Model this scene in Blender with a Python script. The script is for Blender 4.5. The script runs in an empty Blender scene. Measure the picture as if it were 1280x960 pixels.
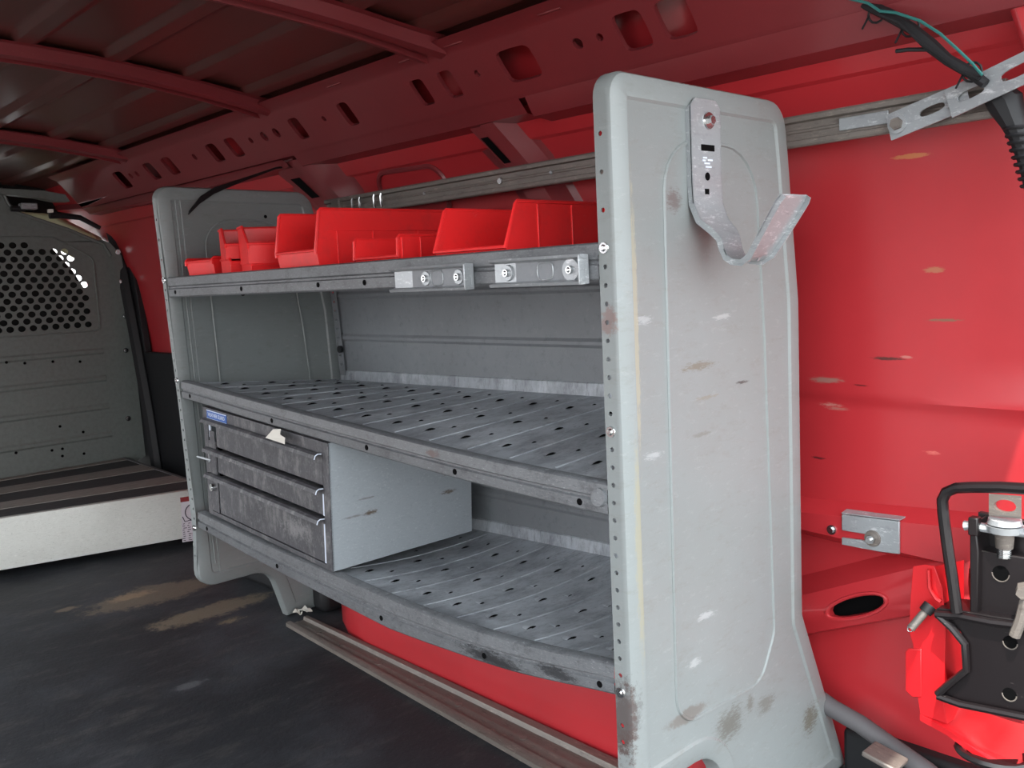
import bpy, bmesh, math, random
from mathutils import Vector, Matrix
random.seed(7)
PI = math.pi
# ------------------------------------------------------------------ camera, sky, sun, exposure
sc = bpy.context.scene
CAM = Vector((-.9591, -.8194, -.0304)); YAW, PIT, ROL, FPX = -.7462, -.1175, -.0498, 1152.0
fw = Vector((-math.sin(YAW)*math.cos(PIT), math.cos(YAW)*math.cos(PIT), math.sin(PIT)))
rt = Vector((math.cos(YAW), math.sin(YAW), 0)); up = rt.cross(fw)
RT = rt*math.cos(ROL)+up*math.sin(ROL); UP = up*math.cos(ROL)-rt*math.sin(ROL)
cd = bpy.data.cameras.new('camera'); cam = bpy.data.objects.new('camera', cd); sc.collection.objects.link(cam)
cd.sensor_width = 36; cd.lens = 36*FPX/1280; cd.clip_start = .02; cd.clip_end = 200
M4 = Matrix((RT, UP, -fw)).transposed().to_4x4(); M4.translation = CAM; cam.matrix_world = M4
sc.camera = cam
w = bpy.data.worlds.new('sky'); sc.world = w; w.use_nodes = True
wn = w.node_tree; bg = wn.nodes['Background']
tc = wn.nodes.new('ShaderNodeTexCoord'); sx = wn.nodes.new('ShaderNodeSeparateXYZ'); cr = wn.nodes.new('ShaderNodeValToRGB')
wn.links.new(tc.outputs['Generated'], sx.inputs[0]); wn.links.new(sx.outputs['Z'], cr.inputs[0]); wn.links.new(cr.outputs[0], bg.inputs[0])
cr.color_ramp.elements[0].position = .02; cr.color_ramp.elements[0].color = (.80, .81, .83, 1)
cr.color_ramp.elements[1].position = .50; cr.color_ramp.elements[1].color = (.88, .95, 1, 1)
bg.inputs[1].default_value = 2.6
sd = bpy.data.lights.new('sun', 'SUN'); sd.energy = 4.0; sd.angle = R_ = .012; sd.color = (1, .95, .86)
sun = bpy.data.objects.new('sun', sd); sc.collection.objects.link(sun)
SUNDIR = Vector((.42, .25, -1.0))          # the way the sunlight travels
sun.rotation_euler = SUNDIR.to_track_quat('-Z', 'Y').to_euler()
sc.view_settings.view_transform = 'Standard'; sc.view_settings.look = 'None'
sc.view_settings.exposure = 1.02; sc.view_settings.gamma = 1; sc.view_settings.use_curve_mapping = False

def px(x, y, ax, v):                       # a pixel of the photograph as a point of a known real plane
    d = fw+RT*((x-640)/FPX)-UP*((y-480)/FPX); t = (v-CAM[ax])/d[ax]; return CAM+d*t
FZ = -.957                                 # van floor level
# ------------------------------------------------------------------ helpers
COL = sc.collection
class MB:
    def __init__(s): s.v = []; s.f = []
    def add(s, vs, fs):
        b = len(s.v); s.v += [tuple(p) for p in vs]; s.f += [tuple(i+b for i in f) for f in fs]; return s
    def box(s, a, b, M=None):
        x0, y0, z0 = a; x1, y1, z1 = b
        vs = [Vector(p) for p in ((x0,y0,z0),(x1,y0,z0),(x1,y1,z0),(x0,y1,z0),(x0,y0,z1),(x1,y0,z1),(x1,y1,z1),(x0,y1,z1))]
        if M: vs = [M @ p for p in vs]
        return s.add(vs, [(3,2,1,0),(4,5,6,7),(0,1,5,4),(1,2,6,5),(2,3,7,6),(3,0,4,7)])
    def grid(s, rows, closed=False):       # rows of points, bridged
        n = len(rows[0]); vs = [p for r in rows for p in r]; fs = []
        for i in range(len(rows)-1):
            for j in range(n if closed else n-1):
                k = (j+1) % n; fs.append((i*n+j, i*n+k, (i+1)*n+k, (i+1)*n+j))
        return s.add(vs, fs)
    def loft(s, rows):                     # closed rings with end caps
        s.grid(rows, True); n = len(rows[0]); b = len(s.v)-n*len(rows)
        s.f.append(tuple(b+i for i in range(n))[::-1]); s.f.append(tuple(b+(len(rows)-1)*n+i for i in range(n))); return s
    def tube(s, path, r, n=8, closed=False, sq=None):
        P = [Vector(p) for p in path]; m = len(P); rows = []; prev = None
        for i, p in enumerate(P):
            a = P[(i-1) % m] if (closed or i) else p; b = P[(i+1) % m] if (closed or i < m-1) else p
            t = (b-a).normalized()
            if prev is None:
                u = t.orthogonal().normalized() if sq is None else (Vector(sq)-t*Vector(sq).dot(t)).normalized()
            else: u = (prev-t*prev.dot(t)).normalized()
            prev = u; v = t.cross(u); rr = r[i] if isinstance(r, (list, tuple)) else r
            rows.append([p+(u*math.cos(2*PI*k/n)+v*math.sin(2*PI*k/n))*rr for k in range(n)])
        if closed: rows.append(rows[0]); return s.grid(rows, True)
        return s.loft(rows)
    def cyl(s, a, b, r, r2=None, n=16):
        a, b = Vector(a), Vector(b); return s.tube([a, b], [r, r if r2 is None else r2], n)
    def strip(s, path, side, w, t):        # flat bar along path; side = unit width direction, w = width(s)
        P = [Vector(p) for p in path]; S = Vector(side).normalized(); rows = []
        for i, p in enumerate(P):
            a = P[max(i-1, 0)]; b = P[min(i+1, len(P)-1)]; nn = (b-a).normalized().cross(S).normalized()
            ww = w[i] if isinstance(w, (list, tuple)) else w
            rows.append([p-S*ww/2-nn*t/2, p+S*ww/2-nn*t/2, p+S*ww/2+nn*t/2, p-S*ww/2+nn*t/2])
        return s.loft(rows)
    def prism(s, pts, d):                  # 3-D polygon pushed by vector d
        P = [Vector(p) for p in pts]; n = len(P); D = Vector(d)
        return s.add(P+[p+D for p in P], [tuple(range(n))[::-1], tuple(range(n, 2*n))]+[(i, (i+1) % n, (i+1) % n+n, i+n) for i in range(n)])
    def holed(s, fn, L0, L1, V0, V1, holes, depth=None):
        """sheet over u in L0..L1, v in V0..V1 with holes (uc, vc, ru, rv, power); fn(u,v,d)->point; cells side by side"""
        hs = sorted(holes); cuts = [L0]+[(hs[i][0]+hs[i][2]+hs[i+1][0]-hs[i+1][2])/2 for i in range(len(hs)-1)]+[L1]
        N = 4
        for h, c0, c1 in zip(hs, cuts[:-1], cuts[1:]):
            uc, vc, ru, rv, pw = h; outer = []
            for (a, b) in (((c0,V0),(c1,V0)),((c1,V0),(c1,V1)),((c1,V1),(c0,V1)),((c0,V1),(c0,V0))):
                for k in range(N): t = k/N; outer.append((a[0]+(b[0]-a[0])*t, a[1]+(b[1]-a[1])*t))
            inner = []
            for k in range(4*N):
                an = -3*PI/4+2*PI*k/(4*N); c, q = math.cos(an), math.sin(an)
                inner.append((uc+ru*math.copysign(abs(c)**(2/pw), c), vc+rv*math.copysign(abs(q)**(2/pw), q)))
            rows = [[fn(u, v, 0) for u, v in outer], [fn(u, v, 0) for u, v in inner]]
            if depth: rows.append([fn(u, v, depth) for u, v in inner])
            s.grid(rows, True)
        return s
    def mesh(s, name):
        me = bpy.data.meshes.new(name); me.from_pydata(s.v, [], s.f); me.validate()
        bm = bmesh.new(); bm.from_mesh(me); bmesh.ops.remove_doubles(bm, verts=bm.verts, dist=1e-5)
        bmesh.ops.recalc_face_normals(bm, faces=bm.faces); bm.to_mesh(me); bm.free(); return me
    def build(s, name, mat, parent=None, smooth=35, bev=0, label=None, kind=None):
        me = s.mesh(name); me.materials.append(mat)
        o = bpy.data.objects.new(name, me); COL.objects.link(o)
        if smooth: me.polygons.foreach_set('use_smooth', [True]*len(me.polygons)); me.set_sharp_from_angle(angle=math.radians(smooth))
        if bev:
            m = o.modifiers.new('bevel', 'BEVEL'); m.width = bev; m.segments = 2; m.limit_method = 'ANGLE'; m.angle_limit = math.radians(40)
        if parent: o.parent = parent
        if label: o['label'] = label
        if kind: o['kind'] = kind
        return o
def tag(o, label, cat, group=None, kind=None):
    o['label'] = label
    if cat: o['category'] = cat
    if group: o['group'] = group
    if kind: o['kind'] = kind
    return o
def empty(name, loc=(0, 0, 0), rot=(0, 0, 0)):
    o = bpy.data.objects.new(name, None); COL.objects.link(o); o.location = loc; o.rotation_euler = rot; o.empty_display_size = .05; return o
def rehome(parent):                        # parts written in world coordinates: keep them there under a moved parent
    bpy.context.view_layer.update()
    for ch in parent.children: ch.matrix_parent_inverse = parent.matrix_world.inverted()
def copy_tree(o, parent=None):
    c = o.copy(); COL.objects.link(c); c.parent = parent
    for ch in list(o.children): copy_tree(ch, c)
    return c
def fillet(pts, n=6):                      # [(x,y,r)] -> rounded polygon
    out = []; m = len(pts)
    for i in range(m):
        p = Vector(pts[i][:2]); r = pts[i][2]; a = Vector(pts[i-1][:2]); b = Vector(pts[(i+1) % m][:2])
        if r <= 0: out.append(p); continue
        u = (a-p).normalized(); v = (b-p).normalized(); ang = u.angle(v); t = min(r/math.tan(ang/2), .49*(a-p).length, .49*(b-p).length)
        rr = t*math.tan(ang/2); c = p+(u+v).normalized()*(rr/math.sin(ang/2)); s0 = p+u*t; s1 = p+v*t
        a0 = math.atan2(s0.y-c.y, s0.x-c.x); a1 = math.atan2(s1.y-c.y, s1.x-c.x); d = (a1-a0+PI) % (2*PI)-PI
        out += [Vector((c.x+rr*math.cos(a0+d*k/n), c.y+rr*math.sin(a0+d*k/n))) for k in range(n+1)]
    return out
def inset(poly, d):
    n = len(poly); out = []
    area = sum(poly[i-1].x*poly[i].y-poly[i].x*poly[i-1].y for i in range(n)); sg = 1 if area > 0 else -1
    for i in range(n):
        e1 = (poly[i]-poly[i-1]).normalized(); e2 = (poly[(i+1) % n]-poly[i]).normalized()
        n1 = Vector((-e1.y, e1.x))*sg; n2 = Vector((-e2.y, e2.x))*sg; m = (n1+n2); k = m.length
        m = m/k if k > 1e-6 else n1; out.append(poly[i]+m*d/max(.5, m.dot(n1)))
    return out
# ------------------------------------------------------------------ materials
def lin(c): return tuple(((v/255)/12.92 if v <= 10 else (((v/255)+.055)/1.055)**2.4) for v in c)+(1,)
class Mat:
    def __init__(s, name, col, rough=.5, metal=0, spec=.5, coat=0):
        s.m = bpy.data.materials.new(name); s.m.use_nodes = True; s.t = s.m.node_tree; s.b = s.t.nodes['Principled BSDF']
        s.tc = s.t.nodes.new('ShaderNodeTexCoord')
        s.geo = s.t.nodes.new('ShaderNodeNewGeometry')
        c = s.t.nodes.new('ShaderNodeRGB'); c.outputs[0].default_value = lin(col); s.c = c.outputs[0]
        v = s.t.nodes.new('ShaderNodeValue'); v.outputs[0].default_value = rough; s.r = v.outputs[0]
        s.b.inputs['Metallic'].default_value = metal; s.b.inputs['Specular IOR Level'].default_value = spec
        if coat: s.b.inputs['Coat Weight'].default_value = coat; s.b.inputs['Coat Roughness'].default_value = .15
    def noise(s, scale, stretch=(1, 1, 1), detail=5, rough=.6, seed=0, lo=.45, hi=.6):
        t = s.t; mp = t.nodes.new('ShaderNodeMapping'); t.links.new(s.geo.outputs['Position'], mp.inputs[0])
        mp.inputs['Scale'].default_value = stretch; mp.inputs['Location'].default_value = (seed*3.1, seed*1.7, seed*2.3)
        n = t.nodes.new('ShaderNodeTexNoise'); n.inputs['Scale'].default_value = scale; n.inputs['Detail'].default_value = detail; n.inputs['Roughness'].default_value = rough
        t.links.new(mp.outputs[0], n.inputs[0]); r = t.nodes.new('ShaderNodeMapRange'); r.inputs[1].default_value = lo; r.inputs[2].default_value = hi
        t.links.new(n.outputs[0], r.inputs[0]); return r.outputs[0]
    def math(s, op, a, b):
        n = s.t.nodes.new('ShaderNodeMath'); n.operation = op
        for i, q in enumerate((a, b)):
            if isinstance(q, (int, float)): n.inputs[i].default_value = q
            else: s.t.links.new(q, n.inputs[i])
        return n.outputs[0]
    def mix(s, fac, col, amount=1, rough=None):
        if amount != 1: fac = s.math('MULTIPLY', fac, amount)
        n = s.t.nodes.new('ShaderNodeMix'); n.data_type = 'RGBA'; s.t.links.new(fac, n.inputs[0]); s.t.links.new(s.c, n.inputs[6]); n.inputs[7].default_value = lin(col)
        s.c = n.outputs[2]
        if rough is not None:
            q = s.t.nodes.new('ShaderNodeMix'); s.t.links.new(fac, q.inputs[0]); s.t.links.new(s.r, q.inputs[2]); q.inputs[3].default_value = rough; s.r = q.outputs[0]
        return s
    def spot(s, p, rad, col, amount=1, seed=0, scale=60, stretch=(1, 1, 1), cover=.5, rough=None):
        """a worn or dirty patch of its own place and shape: ellipsoid around p broken up by noise"""
        t = s.t; d = t.nodes.new('ShaderNodeVectorMath'); d.operation = 'SUBTRACT'; t.links.new(s.geo.outputs['Position'], d.inputs[0]); d.inputs[1].default_value = tuple(p)
        e = t.nodes.new('ShaderNodeVectorMath'); e.operation = 'DIVIDE'; t.links.new(d.outputs[0], e.inputs[0]); e.inputs[1].default_value = tuple(rad)
        l = t.nodes.new('ShaderNodeVectorMath'); l.operation = 'LENGTH'; t.links.new(e.outputs[0], l.inputs[0])
        n = s.noise(scale*1.3, stretch, 8, .82, seed, 0, 1)
        k = s.math('SUBTRACT', 1.55+cover*.55, s.math('ADD', l.outputs['Value'], s.math('MULTIPLY', n, 2.4))); r = t.nodes.new('ShaderNodeMapRange'); t.links.new(k, r.inputs[0]); r.inputs[1].default_value = 0; r.inputs[2].default_value = .30
        return s.mix(r.outputs[0], col, amount, rough)
    def bump(s, h, strength=.2, dist=.002):
        b = s.t.nodes.new('ShaderNodeBump'); b.inputs['Strength'].default_value = strength; b.inputs['Distance'].default_value = dist
        s.t.links.new(h, b.inputs['Height']); s.t.links.new(b.outputs[0], s.b.inputs['Normal']); return s
    def done(s):
        s.t.links.new(s.c, s.b.inputs['Base Color']); s.t.links.new(s.r, s.b.inputs['Roughness']); return s.m
def grey(name, col, scr=.5, seed=0, rough=.45, dirt=(60, 60, 62), light=(205, 208, 210), st=(1, 6, 6), dk=.5):
    m = Mat(name, col, rough)
    m.mix(m.noise(5, (1, 1, 1), 4, .6, seed, .4, .7), dirt, .18*dk*2)
    m.mix(m.noise(26, st, 6, .75, seed+1, .54, .68), dirt, .6*dk)
    m.mix(m.noise(30, st, 7, .8, seed+2, .56, .66), light, scr)
    m.mix(m.noise(120, (1, 1, 1), 5, .8, seed+5, .60, .68), light, scr*.6)
    m.bump(m.noise(700, (1, 1, 1), 2, .5, seed, .3, .7), .08, .0006)
    return m
MG = {}
m = grey('grey_enamel_end_panel', (130, 136, 136), .07, 1, .38, (110, 108, 100), (215, 217, 217), (1, 1, 3), .45)
P1 = lambda x, y: px(x, y, 1, 0)
for x, y, a, b, c, am, s_ in ((875,458,.075,.012,(105,100,85),.7,1),(880,543,.05,.006,(105,105,98),.6,2),(930,478,.03,.005,(50,48,46),.8,3),(885,497,.05,.006,(120,112,95),.5,4),
        (915,905,.07,.05,(90,86,78),.7,5),(1015,900,.045,.05,(88,80,66),.75,6),(960,880,.05,.03,(96,92,84),.6,7),(940,880,.02,.03,(96,92,84),.6,8),(845,250,.03,.03,(95,82,80),.7,9),
        (905,396,.04,.008,(225,228,230),.22,11),(885,770,.05,.010,(226,228,230),.22,12),(808,400,.03,.012,(222,226,230),.22,13),(820,570,.035,.012,(222,226,230),.22,14),(870,830,.03,.012,(226,228,230),.22,15)):
    m.spot(P1(x, y), (a, .02, b), c, am, s_, 60, (1, 1, 4))
m.spot(P1(862, 895)+Vector((0, 0, 0)), (.06, .02, .012), (112, 108, 104), .9, 21, 20, (1, 1, 1), 1.2)
m.spot(P1(800, 690), (.012, .03, .20), (150, 142, 112), .5, 22, 30, (6, 1, 1), .9)
m.spot(P1(797, 400), (.008, .03, .25), (176, 168, 140), .45, 23, 30, (6, 1, 1), .9)
m.spot((0, .015, -.68), (.02, .04, .09), (78, 60, 56), .9, 24, 45, (1, 1, 1), .7)
m.spot((0, .02, -.66), (.05, .04, .07), (90, 88, 88), .6, 25, 90, (1, 1, 1), .7)
m.spot((0, .015, -.10), (.008, .03, .03), (120, 85, 80), .6, 26, 60, (1, 1, 1), .6)
MG['end'] = m.done()
m = grey('grey_enamel_shelf_top_lit', (184, 190, 196), .3, 4, .42, (58, 58, 62), (160, 166, 172), (2, 7, 1), 1.0)  # paler than the edge: light on the upward face is in the colour
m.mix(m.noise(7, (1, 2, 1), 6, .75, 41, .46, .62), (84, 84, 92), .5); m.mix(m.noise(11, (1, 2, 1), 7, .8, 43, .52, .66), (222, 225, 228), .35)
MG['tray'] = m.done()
m = grey('grey_enamel_shelf_edge_shaded', (104, 107, 110), .55, 6, .42, (52, 52, 55), (165, 168, 170), (4, 3, 14), 1.0)  # darker than the top: shade on the aisle-facing lip is in the colour
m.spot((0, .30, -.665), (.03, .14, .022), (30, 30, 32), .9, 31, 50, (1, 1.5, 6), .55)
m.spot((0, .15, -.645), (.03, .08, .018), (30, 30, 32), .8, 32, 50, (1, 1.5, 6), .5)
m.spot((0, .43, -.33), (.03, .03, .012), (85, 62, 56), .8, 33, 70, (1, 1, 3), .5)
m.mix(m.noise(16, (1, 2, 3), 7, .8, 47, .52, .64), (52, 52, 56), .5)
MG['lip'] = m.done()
MG['back'] = grey('grey_enamel_back_panel', (130, 134, 138), .15, 8, .5, (80, 80, 82), (170, 172, 175), (1, 2, 2), .5).done()
m = grey('pale_grey_cabinet_side', (158, 165, 170), .3, 10, .4, (110, 112, 112), (210, 214, 216), (4, 1, 9), .35)
for x, y, a, b, am, s_ in ((461,640,.03,.009,.95,1),(558,614,.035,.008,.85,2),(455,622,.04,.004,.5,3),(560,592,.05,.004,.45,4),(440,645,.05,.004,.5,5)):
    m.spot(px(x, y, 1, .79), (a, .03, b), (92, 78, 62), am, 40+s_, 70, (1, 1, 3), .6)
MG['cabside'] = m.done()
m = grey('worn_shaded_cabinet_front', (74, 74, 78), .45, 12, .5, (50, 50, 54), (140, 141, 142), (3, 3, 3), 1.0)  # darker than the side panel: shade of the aisle face is in the colour
m.spot((0, .93, -.55), (.04, .13, .05), (150, 150, 150), .45, 51, 60, (1, 1, 1), .3)
m.spot((0, 1.17, -.43), (.04, .06, .02), (165, 163, 160), .6, 52, 60, (1, 1, 1), .3)
m.mix(m.noise(14, (1, 2, 1), 7, .8, 45, .50, .64), (150, 149, 148), .4); m.mix(m.noise(9, (1, 2, 1), 6, .8, 46, .52, .64), (44, 44, 48), .5)
MG['front'] = m.done()
MG['zinc'] = grey('zinc_plated_steel', (158, 162, 165), .6, 14, .28, (110, 112, 115), (235, 237, 238), (1, 1, 4), .6)
MG['zinc'].b.inputs['Metallic'].default_value = .3; MG['zinc'] = MG['zinc'].done()
MG['bolt'] = Mat('bright_bolt_steel', (205, 207, 208), .22, 1).done()
m = grey('dull_track_steel', (122, 115, 109), .45, 16, .48, (66, 58, 54), (175, 165, 152), (5, 1, 5), 1.0); m.b.inputs['Metallic'].default_value = .3
MG['track'] = m.done()
m = grey('raw_aluminium', (205, 206, 200), .5, 18, .36, (150, 148, 140), (238, 238, 232), (2, 6, 12), .7); m.b.inputs['Metallic'].default_value = .35
m.spot(px(80, 646, 1, 2.75), (.05, .3, .03), (110, 108, 105), .8, 61, 50, (1, 1, 1), .5)
m.mix(m.noise(160, (1, 1, 1), 4, .8, 9, .64, .68), (90, 90, 90), .6)
MG['alu'] = m.done()
def red(name, col, seed=0, rough=.32, coat=.25):
    m = Mat(name, col, rough, 0, .5, coat)
    m.mix(m.noise(4, (1, 1, 1), 4, .6, seed, .4, .7), tuple(int(c*.8) for c in col), .3)
    return m
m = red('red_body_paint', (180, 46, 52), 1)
m.mix(m.noise(30, (1, 4, 14), 6, .8, 3, .69, .72), (120, 72, 62), .6)
for x, y, a, b, c, am in ((1160,338,.02,.005,(170,110,80),.8),(1170,402,.035,.003,(125,90,70),.9),(1095,451,.035,.004,(70,40,34),.9),(1120,449,.012,.003,(190,120,110),.8),(1020,478,.04,.007,(150,110,100),.9),(1022,510,.03,.006,(190,130,120),.8),
        (1005,578,.02,.004,(50,28,28),.9),(1150,572,.02,.006,(215,110,100),.8),(1140,195,.03,.004,(190,120,70),.8),(1030,516,.03,.005,(170,110,100),.8),(1062,485,.02,.002,(90,30,30),.8)):
    m.spot(px(x, y, 0, .58), (.06, a, b), c, am, int(x), 45, (1, 1, 6), 1.4)
MG['red'] = m.done()
MG['redhi'] = red('red_bracket_paint', (205, 26, 34), 2, .35, .2).done()
MG['redroof'] = red('red_roof_paint_shaded', (96, 52, 48), 3, .30, .3).done()  # body red darkened, the shade under the roof is painted in
m = red('red_beam_paint_shaded', (128, 50, 54), 5, .35, .2); m.mix(m.noise(40, (2, 12, 2), 5, .7, 5, .62, .72), (150, 90, 80), .5); MG['redbeam'] = m.done()  # darker body red for rail, beams and pillars, with upper shade in the colour
m = Mat('red_bin_plastic', (240, 44, 46), .38, 0, .5); m.b.inputs['Subsurface Weight'].default_value = .0
m.mix(m.noise(18, (1, 1, 1), 5, .7, 3, .5, .75), (180, 60, 58), .35); m.mix(m.noise(90, (1, 1, 1), 5, .8, 4, .64, .72), (235, 140, 135), .4); MG['bin'] = m.done()
m = Mat('dusty_black_rubber_mat', (34, 36, 40), .62, 0, .4)
m.mix(m.noise(2.2, (1, 1, 1), 7, .7, 4, .45, .70), (80, 84, 90), .5, .75)
m.mix(m.noise(7, (1, 2.5, 1), 7, .75, 6, .52, .72), (95, 92, 88), .35)
m.mix(m.noise(120, (1, 1, 1), 4, .8, 7, .66, .70), (130, 128, 124), .5)
for x, y, a, b, c, am, s_, cov in ((195,742,.22,.10,(120,108,92),.65,1,1.2),(262,764,.20,.06,(128,116,98),.65,2,1.2),(80,763,.07,.03,(125,112,96),.7,3,.5),(235,857,.06,.03,(95,97,100),.6,4,.5),(165,745,.09,.05,(150,130,104),.7,5,.8),(290,775,.06,.03,(140,125,100),.6,8,.6)):
    m.spot(px(x, y, 2, FZ), (a, b, .05), c, am, 70+s_, 14, (1, 1, 1), cov)
m.bump(m.noise(60, (1, 1, 1), 5, .7, 8, .3, .7), .25, .003)
MG['mat'] = m.done()
MG['black'] = Mat('black_trim_plastic', (20, 21, 24), .6).done()
m = Mat('black_jack_paint', (20, 15, 17), .36, 0, .5, .1); m.mix(m.noise(40, (4, 1, 4), 6, .8, 3, .66, .74), (150, 140, 138), .6); MG['jack'] = m.done()
MG['hose'] = Mat('grey_rubber_seal', (88, 86, 88), .65).done()
m = Mat('grey_partition_paint', (106, 112, 108), .45, 0, .5); m.mix(m.noise(60, (1, 1, 1), 3, .6, 3, .4, .7), (92, 92, 88), .5)
m.mix(m.noise(110, (1, 1, 1), 4, .8, 7, .70, .73), (40, 40, 40), .7); MG['part'] = m.done()
MG['hole'] = Mat('dark_opening', (6, 6, 7), .9, 0, .1).done()
MG['cream'] = Mat('cream_cab_trim', (206, 200, 160), .6).done()
MG['seat'] = Mat('charcoal_seat_fabric', (30, 30, 30), .9).done()
m = Mat('deck_light_strip', (132, 126, 120), .8); m.mix(m.noise(20, (1, 3, 1), 6, .7, 2, .45, .7), (96, 92, 88), .6); MG['dlight'] = m.done()
m = Mat('deck_dark_strip', (52, 52, 54), .8); m.mix(m.noise(20, (1, 3, 1), 6, .7, 5, .45, .7), (76, 74, 72), .6); MG['ddark'] = m.done()
MG['paper'] = Mat('white_paper', (225, 222, 212), .8).done()
MG['blue'] = Mat('blue_plate', (52, 96, 170), .4).done()
MG['white'] = Mat('white_print', (214, 224, 238), .5).done()
MG['teal'] = Mat('teal_wire', (40, 110, 105), .5).done()
MG['asph'] = Mat('concrete_ground', (92, 90, 87), .9).done()
MG['sred'] = Mat('sticker_red_band', (130, 38, 40), .5).done()
MG['swhite'] = Mat('sticker_paper', (196, 190, 196), .6).done()
MG['ink'] = Mat('sticker_ink', (60, 52, 62), .6).done()
# ------------------------------------------------------------------ shell of the van
Y0, Y1 = -.50, 3.34                        # rear opening, partition
XL = -1.25                                 # left wall
g = MB(); g.box((-14, -14, -1.62), (14, 14, -1.60)); tag(g.build('ground', MG['asph'], smooth=0), 'pale concrete ground outside the open rear doors', None, kind='structure')
f = MB(); n = 24
rows = [[(x, y, FZ+.0015*math.sin(7*x+3*y)*math.sin(5*y)) for x in [XL+(.62-XL)*i/n for i in range(n+1)]] for y in [.036+(Y1-.036)*j/40 for j in range(41)]]
f.grid(rows); f.box((XL, .036, FZ-.05), (.62, Y1, FZ-.012)); f.box((XL, Y0, FZ-.10), (.64, .036, FZ-.05)); f.add([(XL, .036, FZ-.05), (.62, .036, FZ-.05), (.62, .036, FZ), (XL, .036, FZ)], [(0, 1, 2, 3)])
floor = tag(f.build('floor', MG['mat']), 'black rubber mat floor with tan dust smears', None, kind='structure')

def rz(x): return .528-.050*((x+.30)/.63)**2   # roof crown
def roofp(x, y):
    s = rz(x)
    return s
r = MB(); xs = [XL+(.50-XL)*i/60 for i in range(61)]
def groove(x):
    v = 0
    for c in (-.70, -.50, -.30, -.10, .10, .27):
        d = abs(x-c)
        if d < .030: v = -.010*min(1, (.030-d)/.008)
    return v
xs = sorted(set([round(x, 3) for x in xs]+[round(c+e, 3) for c in (-.70, -.50, -.30, -.10, .10, .27) for e in (-.031, -.022, .022, .031)]))
r.grid([[(x, y, rz(x)+groove(x)) for x in xs] for y in [Y0, 1, 2, Y1+.5]])
r.box((XL, Y0, .56), (.45, Y1+.5, .58))
ceil = tag(r.build('ceiling', MG['redroof'], smooth=50), 'red ribbed steel van roof skin, shade in its colour', None, kind='structure')
# roof beams (hat section, bending with the roof)
def beam(yc, yskew, wid, label=None):
    b = MB(); rows = []
    for i in range(29):
        x = XL+.02+(.335-XL)*i/28; z = rz(x)-.014; y = yc+yskew*(x+.1); ww = wid*(1+.5*max(0, (x-.22)/.2))
        prof = [(-.75,.004),(-.5,.004),(-.42,-.020),(-.20,-.024),(-.15,-.014),(.15,-.014),(.20,-.024),(.42,-.020),(.5,.004),(.75,.004)]
        rows.append([(x, y+ww*a, z+b_) for a, b_ in prof])
    b.grid(rows); o = b.build('roof_beam', MG['redbeam'], ceil)
    for k in range(5):
        x = -.55+.2*k; s = MB(); p = Vector((x, yc+yskew*(x+.1), rz(x)-.0262)); s.cyl(p, p+Vector((0, 0, -.0012)), .005, n=12); s.build('hole_rim', MG['hole'], o)
beam(-.02, .0, .085); beam(.78, .02, .085); beam(1.48, .16, .085); beam(2.56, .06, .10)
# right wall skin, pressed profile along Y
def wallx(z, y):
    pts = [(-1.0, .625), (-.70, .635), (-.30, .63), (.0, .60), (.20, .565), (.225, .555), (.40, .455), (.52, .41)]
    for (a, xa), (b, xb) in zip(pts, pts[1:]):
        if z <= b: return xa+(xb-xa)*max(0, (z-a))/(b-a)
    return pts[-1][1]
wl = MB(); zs = [-1.0, -.9, -.8, -.7, -.6, -.5, -.4, -.32, -.305, -.295, -.285, -.27, -.2, -.1, 0, .08, .14, .2, .24, .265, .27, .28, .3, .36, .44, .52]
ys = [Y0+(Y1+.5-Y0)*i/60 for i in range(61)]
def crease(z, y):
    zc = -.285+.03*(1 if y < .3 else 0)*math.sin((y+.3)*2.2)*.6; d = abs(z-zc)
    return -.010*max(0, 1-d/.018)+(-.006 if z > .268 else 0)
wl.grid([[(wallx(z, y)+crease(z, y), y, z) for z in zs] for y in ys])
wr = tag(wl.build('wall_right', MG['red'], smooth=30), 'red painted van side wall, scratched, behind the shelving', None, kind='structure')
b_ = MB(); b_.box((.66, Y0, -1.0), (.68, Y1+.5, .5)); b_.build('outer_skin', MG['red'], wr, smooth=0)
# left wall and cab end (outside the picture, they close the van); door opening placed and sized for light
l = MB(); DY0, DY1 = 1.15, 2.45
l.box((XL-.03, DY1, -1.0), (XL, Y1, .56)); l.box((XL-.03, .25, -1.0), (XL, DY0, .56)); l.box((XL-.03, DY0, .33), (XL, DY1, .56)); l.box((XL-.03, DY0, -1.0), (XL, DY1, FZ))
tag(l.build('wall_left', MG['red'], smooth=0), 'red left side wall, sliding door opening sized for light', None, kind='structure')
# floor of cab is not seen; bonnet side left open to the sky

# cant rail: sloping box section with punched openings
cr0 = [(.300, .462), (.338, .448), (.345, .440)]; cr1 = [(.425, .345), (.432, .338), (.50, .335)]
def crp(u, v, d): return (.345+.08*v+d*.76, u, .440-.095*v+d*.64)
hs = []
for (x, y, ru, rv) in ((845,38,.042,.30),(791,52,.042,.30),(649,92,.062,.30),(563,114,.030,.27),(528,122,.030,.27),(435,146,.030,.27),(373,162,.032,.27),(293,185,.040,.27),(269,192,.040,.27),(213,208,.045,.28),(190,214,.045,.28),(153,224,.055,.30)):
    p = px(x, y, 0, .385); hs.append((p.y, .50, ru*.8, rv, 5))
for y_, r_ in ((.40, .012), (.345, .008), (.69, .008), (1.30, .008), (1.55, .015), (1.62, .015), (1.70, .010), (-.03, .03), (2.08, .012), (2.56, .012), (2.62, .012)):
    hs.append((y_, .45 if r_ < .02 else .4, r_, r_*8, 2))
c = MB(); c.holed(crp, Y0, 3.3, 0, 1, hs, .010)
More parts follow.
